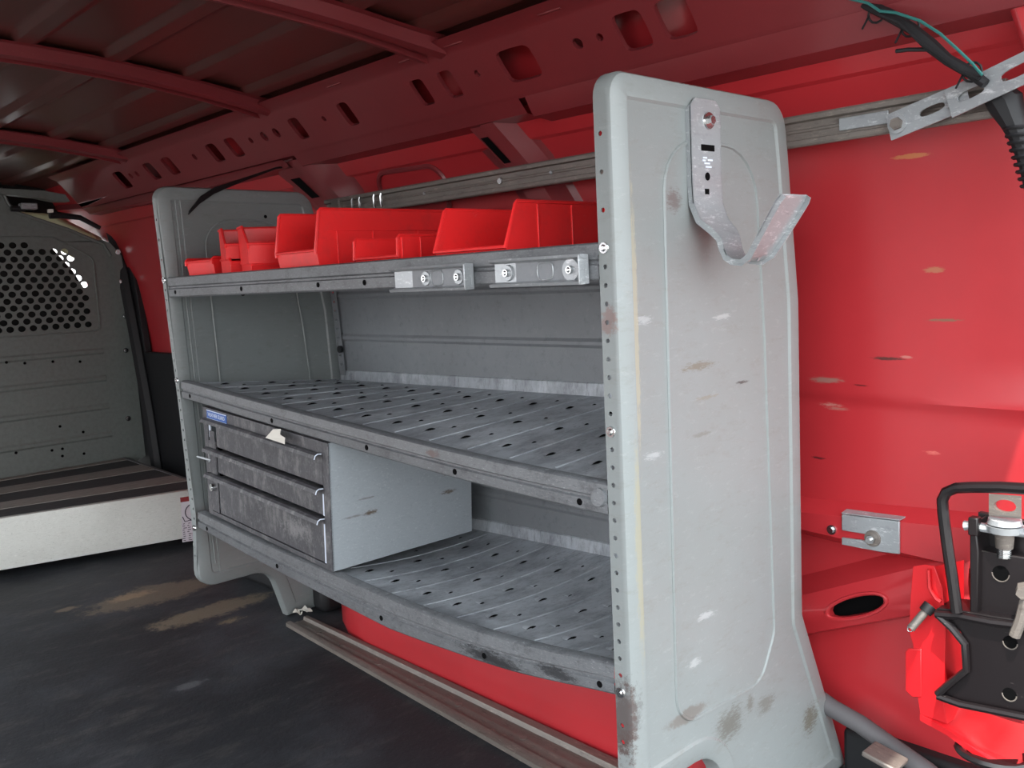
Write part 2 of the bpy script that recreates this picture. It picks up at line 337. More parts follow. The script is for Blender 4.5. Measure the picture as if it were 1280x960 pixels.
for a in (cr0, cr1): c.grid([[(p[0], y, p[1]) for p in a] for y in (Y0, 3.3)])
c.grid([[(.338, y, .462), (.46, y, .452), (.50, y, .335)] for y in (Y0, 3.3)])
cant = tag(c.build('trim_1', MG['redbeam'], smooth=30), 'red pressed roof rail with punched openings above the shelving', None, kind='structure')
# flanges stepping down from the rail
for y0_, y1_, a0, a1 in ((Y0, .60, .345, .30), (.62, 1.55, .345, .31), (1.62, 3.3, .34, .315)):
    q = MB(); q.grid([[(.43, y, a0-.006), (.445, y, a1+.012), (.455, y, a1), (.55, y, a1-.01)] for y in (y0_, y1_)]); q.build('rail_flange', MG['redbeam'], cant)
# roof-rail lower longitudinal channel over the far end
q = MB(); q.tube([px(40, 262, 0, .47), px(180, 253, 0, .47), px(370, 200, 0, .47)], .016, 4, sq=(1, 0, 1)); q.build('rail_channel', MG['redbeam'], cant)
# weld tabs / seam sealer on the rail top
for y in (.22, .42, .70, .86, 1.16, 1.60):
    q = MB(); q.box((.325, y-.03, .4505), (.338, y+.03, .459)); q.build('weld_tab', MG['redbeam'], cant, bev=.002)
q = MB()
for y in (Y0, 3.3): q.add([(.338, y, .462), (.46, y, .452), (.50, y, .335), (.432, y, .338), (.425, y, .345), (.345, y, .440)], [tuple(range(6))])
q.build('end_cap', MG['redbeam'], cant, smooth=0)
# wall pillars
def pillar(pts_top, pts_bot, deep, name='wall_pillar', slot=True):
    a0, a1 = pts_top; b0, b1 = pts_bot; p = MB(); rows = []
    for t in [i/10 for i in range(11)]:
        z = .33+(-.05-.33)*t; y0_ = a0+(b0-a0)*t; y1_ = a1+(b1-a1)*t; x = wallx(z, 0)
        w_ = y1_-y0_
        rows.append([(x, y0_-.02, z), (x-.004, y0_, z), (x-deep, y0_+w_*.22, z), (x-deep, y0_+w_*.5, z), (x-deep*.8, y0_+w_*.55, z), (x-deep*.8, y0_+w_*.8, z), (x-.004, y1_, z), (x, y1_+.03, z)])
    p.grid(rows); o = p.build(name, MG['redbeam'], wr)
    if slot:
        z0, z1 = .285, .225; s = MB(); pts = []
        for z, f_ in ((z0, .60), (z0, .76), (z1, .76), (z1, .60)):
            t = (.33-z)/.38; ya = a0+(b0-a0)*t; yb = a1+(b1-a1)*t; pts.append((wallx(z, 0)-deep*.8-.0012, ya+(yb-ya)*f_, z))
        s.prism(pts, (-.001, 0, 0)); s.build('pillar_slot', MG['hole'], o)
def pyz(x, y): return px(x, y, 0, .515)
pA = [pyz(*q_) for q_ in ((650,152),(592,160),(676,208),(622,216))]; kA = .38/(pA[0].z-pA[2].z); oA = (.33-pA[0].z)/(pA[0].z-pA[2].z)
def ext(a, b, z): t = (z-a.z)/(b.z-a.z); return a.y+(b.y-a.y)*t
pillar((ext(pA[0], pA[2], .33), ext(pA[1], pA[3], .33)), (ext(pA[0], pA[2], -.05), ext(pA[1], pA[3], -.05)), .045)
pB = [pyz(*q_) for q_ in ((425,200),(352,218),(440,252),(388,268))]
pillar((ext(pB[0], pB[2], .33), ext(pB[1], pB[3], .33)), (ext(pB[0], pB[2], -.05), ext(pB[1], pB[3], -.05)), .045)
pillar((2.15, 2.75), (1.95, 2.45), .05, slot=False)
# recessed frame edge of the window aperture between the two pillars
q = MB(); fr = fillet([(1.30, .262, .05), (1.02, .255, .05), (1.06, .0, .03), (1.36, .0, .03)])
q.tube([(wallx(p.y, 0)-.004, p.x, p.y) for p in fr], .007, 6, closed=True); q.build('aperture_edge', MG['redbeam'], wr)
q = MB(); fr = fillet([(1.97, .262, .05), (1.80, .255, .05), (1.72, .0, .03), (1.95, .0, .03)])
q.tube([(wallx(p.y, 0)-.004, p.x, p.y) for p in fr], .007, 6, closed=True); q.build('aperture_edge', MG['redbeam'], wr)
# lower side rail on the wall (tapering pressed beam) with its plate, and the brace with an oval opening
q = MB(); rows = []
for y, z0, z1 in ((.60, -.45, -.50), (.07, -.497, -.540), (-.19, -.480, -.552), (-.36, -.47, -.56)):
    rows.append([(.632, y, z0+.012), (.600, y, z0), (.588, y, z0-.006), (.588, y, z1+.004), (.60, y, z1-.004), (.632, y, z1-.02)])
q.grid(rows); siderail = q.build('side_rail', MG['red'], wr)
q = MB()
def brp(u, v, d): zt = -.569-.455*(u+.147)*(1 if u < .2 else .8); zb = -.652-.433*(u+.147)*(1 if u < .2 else .8); return (.592-.012*math.sin(PI*v)+d, u, zt+(zb-zt)*v)
ysp = [-.24+.84*i/16 for i in range(17)]
q.holed(brp, -.24, .60, 0, 1, [(-.045, .55, .052, .22, 3), (.24, .5, .012, .15, 3)], .014)
q.grid([[(.636, y, brp(y, 0, 0)[2]+.035), (.612, y, brp(y, 0, 0)[2]+.014), brp(y, 0, 0)] for y in ysp]); q.grid([[brp(y, 1, 0), (.632, y, brp(y, 1, 0)[2]-.012)] for y in ysp])
br = q.build('wall_brace', MG['red'], wr)
q = MB(); q.tube([Vector(brp(-.045+.058*math.cos(a), .55+.27*math.sin(a), -.001)) for a in [2*PI*i/28 for i in range(28)]], .0035, 6, closed=True); q.build('opening_edge', MG['red'], br)
q = MB(); q.prism([(.607, u, brp(u, v, 0)[2]) for u, v in ((-.112, .12), (.022, .12), (.022, .93), (-.112, .93))], (.004, 0, 0)); q.build('opening_backing', MG['hole'], br, smooth=0)
q = MB(); p = px(1016, 762, 0, .588); q.box((p.x-.004, p.y-.003, p.z-.009), (p.x+.001, p.y+.003, p.z+.009)); q.build('slot', MG['hole'], br)
# black sill / trims low on the wall
q = MB(); q.box((.600, -.47, FZ-.05), (.64, -.006, FZ+.045)); q.build('trim_2', MG['black'], bev=.01); tag(bpy.data.objects['trim_2'], 'black sill trim under the grey rubber seal', None, kind='structure')
q = MB(); rows = []
for y, h, o_ in ((.07, .10, .10), (.085, .20, .03), (.12, .235, .01), (.20, .25, 0), (1.12, .25, 0), (1.24, .22, .02), (1.33, .14, .06), (1.37, .05, .12)):
    rows.append([(.285+o_, y, FZ), (.285+o_, y, FZ+h*.75), (.305+o_, y, FZ+h*.93), (.34+o_, y, FZ+h), (.60, y, FZ+h*1.02), (.60, y, FZ)])
q.loft(rows); tag(q.build('trim_3', MG['red'], smooth=60), 'red wheel housing on the floor below the bottom shelf', None, kind='structure')
q = MB(); q.box((.33, 1.40, FZ), (.60, 1.47, FZ+.10)); q.box((.33, 1.55, FZ), (.60, 1.95, FZ+.14))
tag(q.build('trim_5', MG['black'], bev=.02), 'black moulded trim behind the far foot of the shelving', None, kind='structure')
# black step well trim beyond the far end panel
pp = [px(x, y, 0, .585) for x, y in ((118,300),(150,303),(168,350),(181,440),(222,443),(262,560),(262,640),(150,640),(120,560))]
q = MB(); q.prism(pp, (.03, 0, 0)); tag(q.build('trim_4', MG['black'], bev=.004), 'black door seal and step trim beside the partition', None, kind='structure')
q = MB(); q.tube([px(x, y, 0, .575) for x, y in ((122,270),(142,292),(156,345),(170,420),(188,520),(200,600))], .030, 8); q.build('seal', MG['black'], bpy.data.objects['trim_4'])

# ------------------------------------------------------------------ partition (bulkhead)
PY = 3.30
def Q(x, y, d=0): return px(x, y, 1, PY+d)
part = empty('partition', (-.25, PY, FZ)); tag(part, 'grey perforated steel partition between cargo space and cab', 'partition')
b = MB()
row_dz = .0272; hr = .0145; pitch = .0435; ztop, zbot = .205, -.165; xr = .415
nrow = 13; rws = []
for i in range(nrow):
    zc = .188-(.188+.150)*i/(nrow-1); rws.append(zc)
hh = (rws[0]-rws[1])/2
def pfn(u, v, d): return (u, PY+d, v)
xl_ = -.93
for i, zc in enumerate(rws):
    xmax = (.20 if i == 0 else .36 if i < 2 else .385 if i < 4 else .41) if i < 5 else .43
    xs_ = []; x = xl_+.03+(pitch/2 if i % 2 else 0)
    while x < xmax-.012: xs_.append(x); x += pitch
    b.holed(pfn, xl_, .455, zc-hh, zc+hh, [(x, zc, hr, hr*.88, 2) for x in xs_], .002)
zt_, zb_ = rws[0]+hh, rws[-1]-hh
tl = [Q(0, 235), Q(10, 255), Q(22, 266), Q(45, 274), Q(85, 287), Q(128, 305)]
b.add([(-.93, PY, zt_), (.455, PY, zt_)]+[tuple(p) for p in reversed(tl)]+[(-.05, PY, .44), (-.45, PY, .44), (-.6, PY, .30), (-.93, PY, .2+.05)], [tuple(range(len(tl)+6))])
ribz = [-.268, -.387, -.509, -.632]
prof = [zb_]; 
rows = [(zb_, 0)]
for z in ribz: rows += [(z+.014, 0), (z+.006, -.006), (z-.006, -.006), (z-.014, 0)]
rows += [(-.80, 0)]
b.grid([[(x, PY+d, z) for z, d in rows] for x in (-.93, .455)])
pan = b.build('panel', MG['part'], part, smooth=30)
b = MB(); fl = [(128,300),(140,318),(149,400),(157,480),(164,580)]; fr2 = [(138,304),(152,320),(163,400),(172,480),(182,570)]
b.grid([[(.455, PY, Q(*p).z), Q(*p), Q(*p, -.02), Q(*r_, -.02), Q(*r_, .0)] for p, r_ in zip(fl, fr2)]); b.build('side_flange', MG['part'], part)
b = MB(); b.tube([p-Vector((0, .004, 0)) for p in tl]+[Q(138, 320, -.004)], .007, 6); b.build('top_bead', MG['part'], part)
fr = fillet([(-.9, .222, .03), (.30, .222, .05), (.452, .13, .04), (.452, -.178, .02), (-.9, -.178, .03)])
b = MB(); b.tube([(p.x, PY-.001, p.y) for p in fr], .004, 6, closed=True); b.build('mesh_border', MG['part'], part)
for x, y in ((147,315),(152,352),(156,395),(157,438),(160,523)):
    p = Q(x, y, -.021); b = MB(); b.cyl(p, p-Vector((0, .003, 0)), .011); b.cyl(p, p-Vector((0, .008, 0)), .0065, n=6); b.build('bolt', MG['bolt'], part)
for x, y in ((8,453),(31,454),(66,452),(100,452),(75,533),(104,540),(65,563),(78,561),(78,570),(105,567),(20,566)):
    p = Q(x, y, -.0015-(0.006 if y < 460 else 0)); b = MB(); b.cyl(p, p-Vector((0, .001, 0)), .006, n=10); b.build('screw_hole', MG['hole'], part)
rehome(part)
# cab side: headliner bracket bar, cream pillar trim, dark seat
b = MB(); b.prism([Q(x, y, .08+.40*(128-x)/116) for x, y in ((8,263),(60,267),(118,296),(128,318),(112,334),(60,306),(18,280))], (.05, .05, .0))
tag(b.build('pillar_trim', MG['cream'], bev=.01), 'cream pillar trim showing above the partition', 'trim')
b = MB(); b.strip([Q(97, 296, .15), Q(112, 304, .15), Q(121, 312, .15), Q(128, 329, .15)], (1, .3, .6), .02, .01)
tag(b.build('belt_guide', MG['zinc'], bev=.002), 'pale bent seat belt guide at the right end of the cream trim', 'belt guide')
cab = [(-.95, 3.60, -1), (.50, 3.60, -1), (.50, 3.60, -.20)]+[tuple(px(x, y, 1, 3.60)) for x, y in ((117,412),(114,372),(92,338),(62,305),(52,288))]+[(-.95, 3.60, .27)]
b = MB(); b.prism(cab, (0, .12, 0)); tag(b.build('passenger_seat', MG['seat'], bev=.02), 'dark cab seat seen through the partition holes', 'seat')
b = MB(); b.box((-.9, 3.75, .30), (.60, 3.95, .52)); tag(b.build('headliner_panel', MG['seat'], bev=.02), 'dark headliner panel added to close the sky gap above the partition', 'shelf')  # headliner panel, added to block the white sky in the gap
# grey header with shiny bits and its little dome lamp
b = MB(); b.prism([Q(x, y, -.06) for x, y in ((-120,225),(0,235),(55,238),(82,243),(88,252),(70,252),(45,247),(0,242),(-120,236))], (0, .05, 0))
hd = tag(b.build('roof_header', MG['part'], bev=.002), 'grey steel header bar where roof meets partition', 'header bar')
lampe = empty('cab_latch', Q(35, 262, -.1)); tag(lampe, 'small metal latch block under the grey header bar', 'latch')
b = MB(); p = Q(35, 258, -.10); b.box((p.x-.03, p.y-.02, p.z-.012), (p.x+.03, p.y+.02, p.z+.012)); b.build('body', MG['zinc'], lampe, bev=.003)
b = MB(); p = Q(24, 261, -.10); b.cyl(p-Vector((.03, 0, 0)), p+Vector((.02, 0, 0)), .011); b.build('pin', MG['black'], lampe); rehome(lampe)
b = MB(); b.tube([Q(62, 268, -.08), Q(75, 269, -.08), Q(100, 272, -.08), Q(125, 285, -.08)], [.018, .013, .011, .009], 8)
lm = tag(b.build('hanging_lamp', MG['black']), 'black hand grip with a bright tip above the cream trim', 'grip')
b = MB(); p = Q(63, 264, -.10); b.box((p.x-.010, p.y-.01, p.z-.006), (p.x+.010, p.y+.01, p.z+.008)); b.build('tip', MG['paper'], lm, bev=.002)

# ------------------------------------------------------------------ step platform
A = px(-60, 657, 2, -.745); B = px(246, 611, 2, -.745); dv = (B-A); dv.z = 0; dv.normalize(); nv = Vector((-dv.y, dv.x, 0))
A2 = A-dv*.55
B2 = B+dv*.03
step = empty('step_platform', (A.x, A.y, FZ)); tag(step, 'raised platform with bare aluminium front board across the van floor', 'platform')
b = MB(); hz = -.745
b.prism([A2+Vector((0, 0, 0)), B2, Vector((B2.x, B2.y, hz-.175)), Vector((A2.x, A2.y, hz-.175))], nv*.022); b.build('front_board', MG['alu'], step, bev=.002)
dep = 3.285
C2 = Vector((.485, dep, hz)); D2 = Vector((A2.x, dep, hz)); up1 = Vector((0, 0, .001))
bf0, bf1 = A2+nv*.022, B2+nv*.022
def fpt(side, Yv):                          # point of the deck edges at the depth that the pixel row at the left frame edge has
    a_, c_ = (bf0, D2) if side == 0 else (bf1, C2); return a_.lerp(c_, Yv)
yl = [px(0, y, 2, hz).y for y in (648, 638, 629, 618, 610, 601.5, 594, 586)]
tv = [max(0, min(1, (y-yl[0])/(3.285-yl[0]))) for y in yl]
b = MB(); b.prism([bf0, bf1, C2, D2], (0, 0, -.03)); b.build('deck', MG['ddark'], step)
for k in (1, 3, 5):
    b = MB(); b.prism([fpt(0, tv[k])+up1*2, fpt(1, tv[k])+up1*2, fpt(1, tv[k+1])+up1*2, fpt(0, tv[k+1])+up1*2], (0, 0, -.004)); b.build('deck_strip', MG['dlight'], step)
b = MB(); b.prism([bf1+up1*3, bf1+dv*.014+up1*3, C2+Vector((.014, 0, .003)), C2+up1*3], (0, 0, -.17)); b.build('side_board', MG['hose'], step)
# warning sticker at the right end of the board
def onb(x, y):                              # pixel onto the plane of the front board
    d = fw+RT*((x-640)/FPX)-UP*((y-480)/FPX); t = (A-CAM).dot(nv)/d.dot(nv); return CAM+d*t-nv*.0006
b = MB(); b.prism([onb(226, 628), onb(262, 622), onb(262, 672), onb(228, 678)], -nv*.0004); st = b.build('sticker', MG['swhite'], step, smooth=0, label='white warning sticker with dark red band')
b = MB(); b.prism([onb(225, 622)-nv*.0006, onb(262, 616)-nv*.0006, onb(262, 622)-nv*.0006, onb(225.5, 628)-nv*.0006], -nv*.0003); b.build('sticker_band', MG['sred'], st, smooth=0)
b = MB(); cc = onb(245, 639)-nv*.0006; uz = Vector((0, 0, 1))
b.tube([cc+dv*.038*math.cos(a)+uz*.032*math.sin(a) for a in [2*PI*i/20 for i in range(20)]], .002, 5, closed=True)
for k in range(9):
    yy = 655+2.6*k
    for j in range(4):
        x = 229+6*j+random.uniform(-1, 1); q0 = onb(x, yy-.15*(x-229))-nv*.0006; q1 = onb(x+random.uniform(2, 4.5), yy-.15*(x-225))-nv*.0006
        b.tube([q0, q1], .0016, 4)
b.tube([onb(228, 646)-nv*.0006, onb(231, 652)-nv*.0006, onb(238, 650)-nv*.0006, onb(246, 654)-nv*.0006], .002, 4)
b.build('sticker_print', MG['ink'], st)
b = MB(); p = onb(243, 690); lp = [p+dv*x+uz*z for x, z in ((0, .03), (0, -.022), (.045, -.022), (.045, -.012), (.010, -.012), (.010, .03))]; b.prism(lp, nv*.02); b.build('latch', MG['alu'], step, bev=.001)
rehome(step)

# ------------------------------------------------------------------ shelving unit
L = 1.4945
unit = empty('shelving_unit', (.2, .75, FZ)); tag(unit, 'grey steel van shelving with three shelves between two end panels', 'shelving')
def fy(tab, y):
    if y >= tab[0][0]: return tab[0][1]
    for (a, za), (c, zc) in zip(tab, tab[1:]):
        if y >= c: t = (y-c)/(a-c); return zc+(za-zc)*t
    return tab[-1][1]
def smooth_tab(tab):                        # resample with smoothing
    out = []
    for i in range(31):
        y = L*(1-i/30); out.append((y, (fy(tab, y-.09)+fy(tab, y-.045)+fy(tab, y)+fy(tab, y+.045)+fy(tab, y+.09))/5))
    return out
OUT = ([(0, .236, .035), (0, -.802, .05), (.205, -.802, .07), (.258, -.955, .004), (.612, -.955, .004), (.479, -.655, .015), (.480, -.10, .2), (.453, .14, .1), (.440, .230, .05)])
CONC = {2, 5}
def dY(z): return -.005+(max(z, -.6)-.2)*.085+max(0, -.6-z)*.15      # the far panel leans a little towards the rear at its foot
def out_ring(d, low=0):
    raw = inset([Vector((p[0]+(low*.45 if p[0] > .6 else 0), p[1]-(low if p[1] < -.95 else 0))) for p in OUT], d)
    return fillet([(q.x, q.y, max(.003, p[2]+(d if i in CONC else -d))) for i, (p, q) in enumerate(zip(OUT, raw))])
outline = out_ring(0)
def end_panel(yb, low=0, lean=False):
    e = MB(); prof = [(0, .030), (0, .010), (.0035, .003), (.010, 0), (.034, 0), (.038, .0035)]
    rings = [[(p.x, yb+d, p.y) for p in out_ring(i, low)] for i, d in prof]
    n = len(outline); vs = [p for r_ in rings for p in r_]; fs = []
    for i in range(len(rings)-1):
        for j in range(n):
            k = (j+1) % n
            if i == 0 and abs(outline[j].x) < 1e-4 and abs(outline[k].x) < 1e-4: zt, zb = sorted((outline[j].y, outline[k].y)); continue
            fs.append((i*n+j, i*n+k, (i+1)*n+k, (i+1)*n+j))
    e.add(vs, fs); cap = rings[-1]; e.add(cap, [tuple(range(n))])
    ks = [-6, -4, -2]+list(range(0, 26))+[27, 28]
    e.holed(lambda u, v, d: (d, yb+v, u), zt, zb, .010, .030, [(-k*.0254, .0195, .0034, .0036, 2) for k in ks], .002)
    rib = fillet([(.115, .15, .075), (.108, -.725, .05), (.34, -.735, .05), (.385, -.66, .05), (.37, -.15, .3), (.35, .15, .09)])
    rr_ = [Vector((p.x, yb+.0035, p.y)) for p in rib]
    e.tube(rr_, .0032, 6, closed=True)
    if lean: e.v = [(x, y+dY(z), z) for x, y, z in e.v]
    o = e.build('end_panel', MG['end'], unit, smooth=32)
    return o
near = end_panel(0.0, .047); far = end_panel(L, 0, True)
for o, yy in ((near, .0195), (far, L+.0195)):
    for z in (0, -.254, -.635):
        yq = yy+(dY(z) if yy > 1 else 0); b = MB(); b.cyl((.001, yq, z), (-.0025, yq, z), .0085, .0075); b.cyl((-.0025, yq, z), (-.0045, yq, z), .005, .003, 10); b.build('bolt', MG['bolt'], o)
def ribpath(x0, x1, y, fz, n=8): return [(x0+(x1-x0)*i/n, y, fz(x0+(x1-x0)*i/n, y)) for i in range(n+1)]
def shelf(front, back, lipb, label, holes_y, ribs, raised=.0, louvers=True, xb=.474):
    tf = smooth_tab(front); tb = back
    def fz(x, y):
        a = fy(tf, y); c = fy(tb, y); t = x/.474; s_ = 1 if len(front) > 3 and front[0][1] < -.5 else 0
        return a*(1-t)+c*t-(.014*s_*math.sin(PI*t)) -.004
    s = MB(); rows = []
    Le = L+dY(front[0][1])-.003; ys_ = [.031+(Le-.031)*i/44 for i in range(45)]
    for y in ys_:
        a = fy(tf, y); c = fz(xb, y)
        row = [(xb, y, c+.028), (xb-.004, y, c+.026), (xb-.006, y, c)]
        row += [(x, y, fz(x, y)) for x in (.42, .36, .30, .24, .18, .12, .07, .03)]
        row += [(.020, y, a), (.006, y, a)]
        rows.append(row)
    s.grid(rows); o = s.build('shelf', MG['tray'], unit, smooth=30, label=label)
    s = MB(); rows = []
    for y in ys_:
        a = fy(tf, y); h = fy(lipb, y)
        rows.append([(.020, y, a-.001), (.020, y, a+.0006), (.004, y, a+.0006), (.0008, y, a-.002), (-.0005, y, a-h*.42), (.0035, y, a-h*.48), (.0035, y, a-h*.55), (-.0005, y, a-h*.60), (.0, y, a-h+.003), (.003, y, a-h), (.016, y, a-h), (.018, y, a-h+.006)])
    s.grid(rows); lip = s.build('front_lip', MG['lip'], o, smooth=40)
    for y in [min(h_, Le-.03) for h_ in holes_y]:
        a = fy(tf, y); h = fy(lipb, y); z = a-h*.74; b = MB(); b.cyl((.001, y, z), (-.0011, y, z), .0052, n=12); b.build('lip_hole', MG['hole'], lip)
    for y in ribs:
        if y > Le-.02: continue
        b = MB(); b.tube([(x, yy, zz-.0005) for x, yy, zz in ribpath(.035, .45, y, fz)], .0021, 6); b.build('rib', MG['tray'], o)
    if louvers:
        hb = MB(); lb = MB()
        rr = [y for y in ribs if y < Le]
        for i, (ya, yb_) in enumerate(zip(rr, rr[1:])):
            ym = (ya+yb_)/2
            for j, x in enumerate((.085, .125, .215, .265, .355, .400)):
                big = j % 2 == 0; w_ = .0135 if big else .0065
                yy = ym+(.014 if big else -.012)+random.uniform(-.004, .004); n_ = 6
                top = []; bot = []
                for k in range(n_+1):
                    t = k/n_*2-1; hgt = (1-t*t)*(.0032 if big else .0018)
                    top.append((x+w_*t, yy-.004, fz(x, yy)+hgt+.0004)); bot.append((x+w_*t, yy-.0042, fz(x, yy)+.0001))
                base = [(x+w_*.9*(k/n_*2-1), yy+.012*(1-(k/n_*2-1)**2)+.002, fz(x, yy)+.0002) for k in range(n_+1)]
                hb.grid([[ (p[0], p[1]+.0006, p[2]) for p in top], [(p[0], p[1]+.0006, p[2]) for p in bot]]); hb.grid([[(p[0], p[1]-.0022*(1-((p[0]-x)/w_)**2), p[2]+.0002) for p in bot], [(p[0], p[1], p[2]+.0002) for p in bot]]); lb.grid([top, base])
        hb.build('louver_opening', MG['hole'], o, smooth=0, kind='stuff'); lb.build('louver', MG['tray'], o, kind='stuff')
    return o, fz
top, fz1 = shelf([(1.46, .006), (0, .008)], [(1.46, .004), (0, .006)], [(1.46, .050), (0, .052)], 'top shelf holding red bins', (1.43, 1.08, .76, .60), [.1+.14*i for i in range(10)], louvers=False)
mid, fz2 = shelf([(1.46, -.252), (1.13, -.276), (.79, -.297), (.52, -.313), (.30, -.324), (.04, -.331)], [(1.49, -.300), (.46, -.287), (0, -.292)], [(1.46, .044), (0, .046)], 'middle shelf, empty, dusty perforated deck', (1.40, .99, .63, .37, .085), [.06+.105*i for i in range(14)])
low, fz3 = shelf([(1.46, -.584), (1.404, -.588), (1.07, -.609), (.79, -.620), (.555, -.629), (.33, -.627), (.14, -.611), (.0, -.592)], [(1.49, -.640), (.89, -.645), (.46, -.630), (0, -.625)], [(1.46, .043), (1.0, .053), (.6, .062), (.42, .055), (.23, .052), (0, .044)], 'bottom shelf, sagging, dusty perforated deck', (1.37, 1.02, .62, .32, .06), [.04+.098*i for i in range(15)])
b = MB(); b.cyl((.006, .045, -.352), (-.006, .045, -.350), .014, .013, 20); b.build('plug', MG['lip'], mid)
# back panels with pressed ribs
def back(z0f, z1f, z0n, z1n, ribs):
    b = MB(); rows = []
    ts = [0]
    for r_ in ribs: ts += [r_-.035, r_-.012, r_+.012, r_+.035]
    ts += [1]
    for y in (.02, L+dY(z0f)-.01):
        k = min(1, (y-.02)/(L-.03)); z0 = z0n+(z0f-z0n)*k; z1 = z1n+(z1f-z1n)*k
        rows.append([(.4745-(.005 if (i and i < len(ts)-1 and ((i-1) % 4) in (1, 2)) else 0), y, z0+(z1-z0)*t) for i, t in enumerate(ts)])
    b.grid(rows); return b.build('back_panel', MG['back'], unit, smooth=20)
bp1 = back(.0, -.295, .0, -.29, (.22, .62)); bp2 = back(-.305, -.64, -.295, -.63, (.35, .75))
# far inner corner post with holes, vertical ribs on the far panel face
b = MB(); b.holed(lambda u, v, d: (.466-d, L+dY(u)-.003-.03*v, u), -.29, -.01, 0, 1, [(-.03-.0254*k, .5, .0035, .16, 2) for k in range(10)], .002); b.build('corner_post', MG['back'], unit)
b = MB(); b.cyl((.464, L+dY(-.21)-.03, -.215), (.455, L+dY(-.21)-.03, -.215), .010, n=12); b.build('plug', MG['black'], unit)
for x, z0, z1 in ((.060, .20, -.77), (.047, .21, -.74)):
    b = MB(); b.tube([(x, L+.0025+dY(z0), z0), (x, L+.0025+dY(z1), z1)], .0022, 6); b.build('pressed_line', MG['end'], far)
b = MB(); b.cyl((.20, L+.000+dY(-.045), -.045), (.20, L+.005+dY(-.045), -.045), .005, n=10); b.build('hole_rim', MG['hole'], far)
b = MB(); p = px(331, 271, 1, L); b.cyl(p+Vector((0, .005, 0)), p-Vector((0, .004, 0)), .005, n=10); b.build('hole_rim', MG['hole'], far)
b = MB(); b.tube([(.018, .036, -.34), (.018, .036, -.36)], .001, 4)
rehome(unit)

# ------------------------------------------------------------------ drawer cabinet (tilted with the sagging shelf)
CW, CD, CH = .565, .375, .270
cabn = empty('drawer_cabinet', (0.004, .79, -.6165), (math.radians(3.6), 0, 0))
tag(cabn, 'grey steel three drawer cabinet between middle and bottom shelf', 'cabinet')
# local: x depth, y 0 (near side) .. CW (far), z 0..CH
b = MB(); b.box((.0, 0, 0), (CD, .0015, CH)); b.build('side_panel', MG['cabside'], cabn, label='pale scuffed side panel', bev=.0005)
b = MB(); b.box((.0, CW-.0015, 0), (CD, CW, CH)); b.build('side_panel', MG['cabside'], cabn, bev=.0005)
b = MB(); b.box((.002, .002, CH-.002), (CD, CW-.002, CH)); b.box((.002, .002, 0), (CD, CW-.002, .002)); b.box((CD-.002, .002, .002), (CD, CW-.002, CH-.002)); b.build('body', MG['front'], cabn)
b = MB(); b.box((-.002, 0, 0), (.004, .022, CH)); b.box((-.0015, .022, CH-.030), (.004, CW-.004, CH)); b.box((-.002, CW-.020, 0), (.004, CW, CH)); b.box((-.0015, .022, 0), (.004, CW-.004, .010)); b.build('face_frame', MG['front'], cabn, bev=.0006)
b = MB(); b.box((.03, .003, .003), (.035, CW-.003, CH-.003)); b.build('inner_back', MG['hole'], cabn, smooth=0)
dr = [(.245, .178), (.172, .114), (.108, .012)]
for i, (zt, zb) in enumerate(dr):
    ynr, yfr = .026, CW-.060
    d = MB(); d.box((.0, ynr, zb), (.028, yfr, zt-.004)); do = d.build('drawer', MG['front'], cabn, bev=.0008)
    hnd = MB(); prof = [(.001, zt), (-.010, zt+.001), (-.016, zt-.002), (-.019, zt-.009), (-.016, zt-.010), (-.0135, zt-.005), (-.010, zt-.0025), (.001, zt-.004)]
    yf2 = CW-.015
    hnd.loft([[(x, y, z) for x, z in prof] for y in (ynr+.001, yf2)]); hnd.build('handle', MG['front'], do, smooth=30)
    e = MB(); e.tube([(x-.0005, ynr-.0002, z) for x, z in ((.0, zt-.001), (-.010, zt), (-.0155, zt-.003), (-.018, zt-.010))], .0013, 6)
    e.build('handle_edge', MG['white'], do, label='bare bright edge of the handle')
    if i:
        e = MB(); e.box((-.0012, ynr-.003, zb), (.002, ynr+.002, zt-.012)); e.build('drawer_edge', MG['white'], do, label='pale bright drawer edge')
b = MB(); b.box((-.002, CW-.058, .012), (.0, CW-.020, .19)); b.box((-.003, CW-.056, .10), (-.002, CW-.030, .215)); b.build('lock_plate', MG['front'], cabn, bev=.0005)
b = MB(); b.cyl((-.002, CW-.040, .075), (-.012, CW-.040, .075), .010, .009); b.cyl((-.012, CW-.040, .075), (-.013, CW-.040, .075), .006); b.build('lock', MG['bolt'], cabn)
b = MB(); b.box((-.0015, CW-.032, .198), (.002, CW-.026, .238)); b.build('guide_edge', MG['white'], cabn)
b = MB(); b.box((-.006, CW-.026, .135), (-.001, CW-.022, .17)); b.cyl((-.003, CW-.03, .140), (-.022, CW+.004, .147), .003, n=8); b.build('latch_pin', MG['zinc'], cabn)
# blue name plate
b = MB(); b.box((-.003, CW-.125, CH-.026), (-.0015, CW-.022, CH-.004)); pl = b.build('name_plate', MG['blue'], cabn, label='blue name plate with white border', bev=.0004)
b = MB(); b.box((-.0034, CW-.125, CH-.0062), (-.003, CW-.022, CH-.0042)); b.box((-.0034, CW-.125, CH-.0258), (-.003, CW-.022, CH-.0238)); b.build('plate_border', MG['white'], pl, smooth=0)
cu = bpy.data.curves.new('lettering', 'FONT'); cu.body = 'WEATHER GUARD'; cu.size = .0135; cu.extrude = .0002; cu.align_x = 'CENTER'; cu.align_y = 'CENTER'
to = bpy.data.objects.new('lettering', cu); COL.objects.link(to); bpy.context.view_layer.update()
me = bpy.data.meshes.new_from_object(to); bpy.data.objects.remove(to); me.materials.clear(); me.materials.append(MG['white'])
tx = bpy.data.objects.new('lettering', me); COL.objects.link(tx); tx.parent = pl
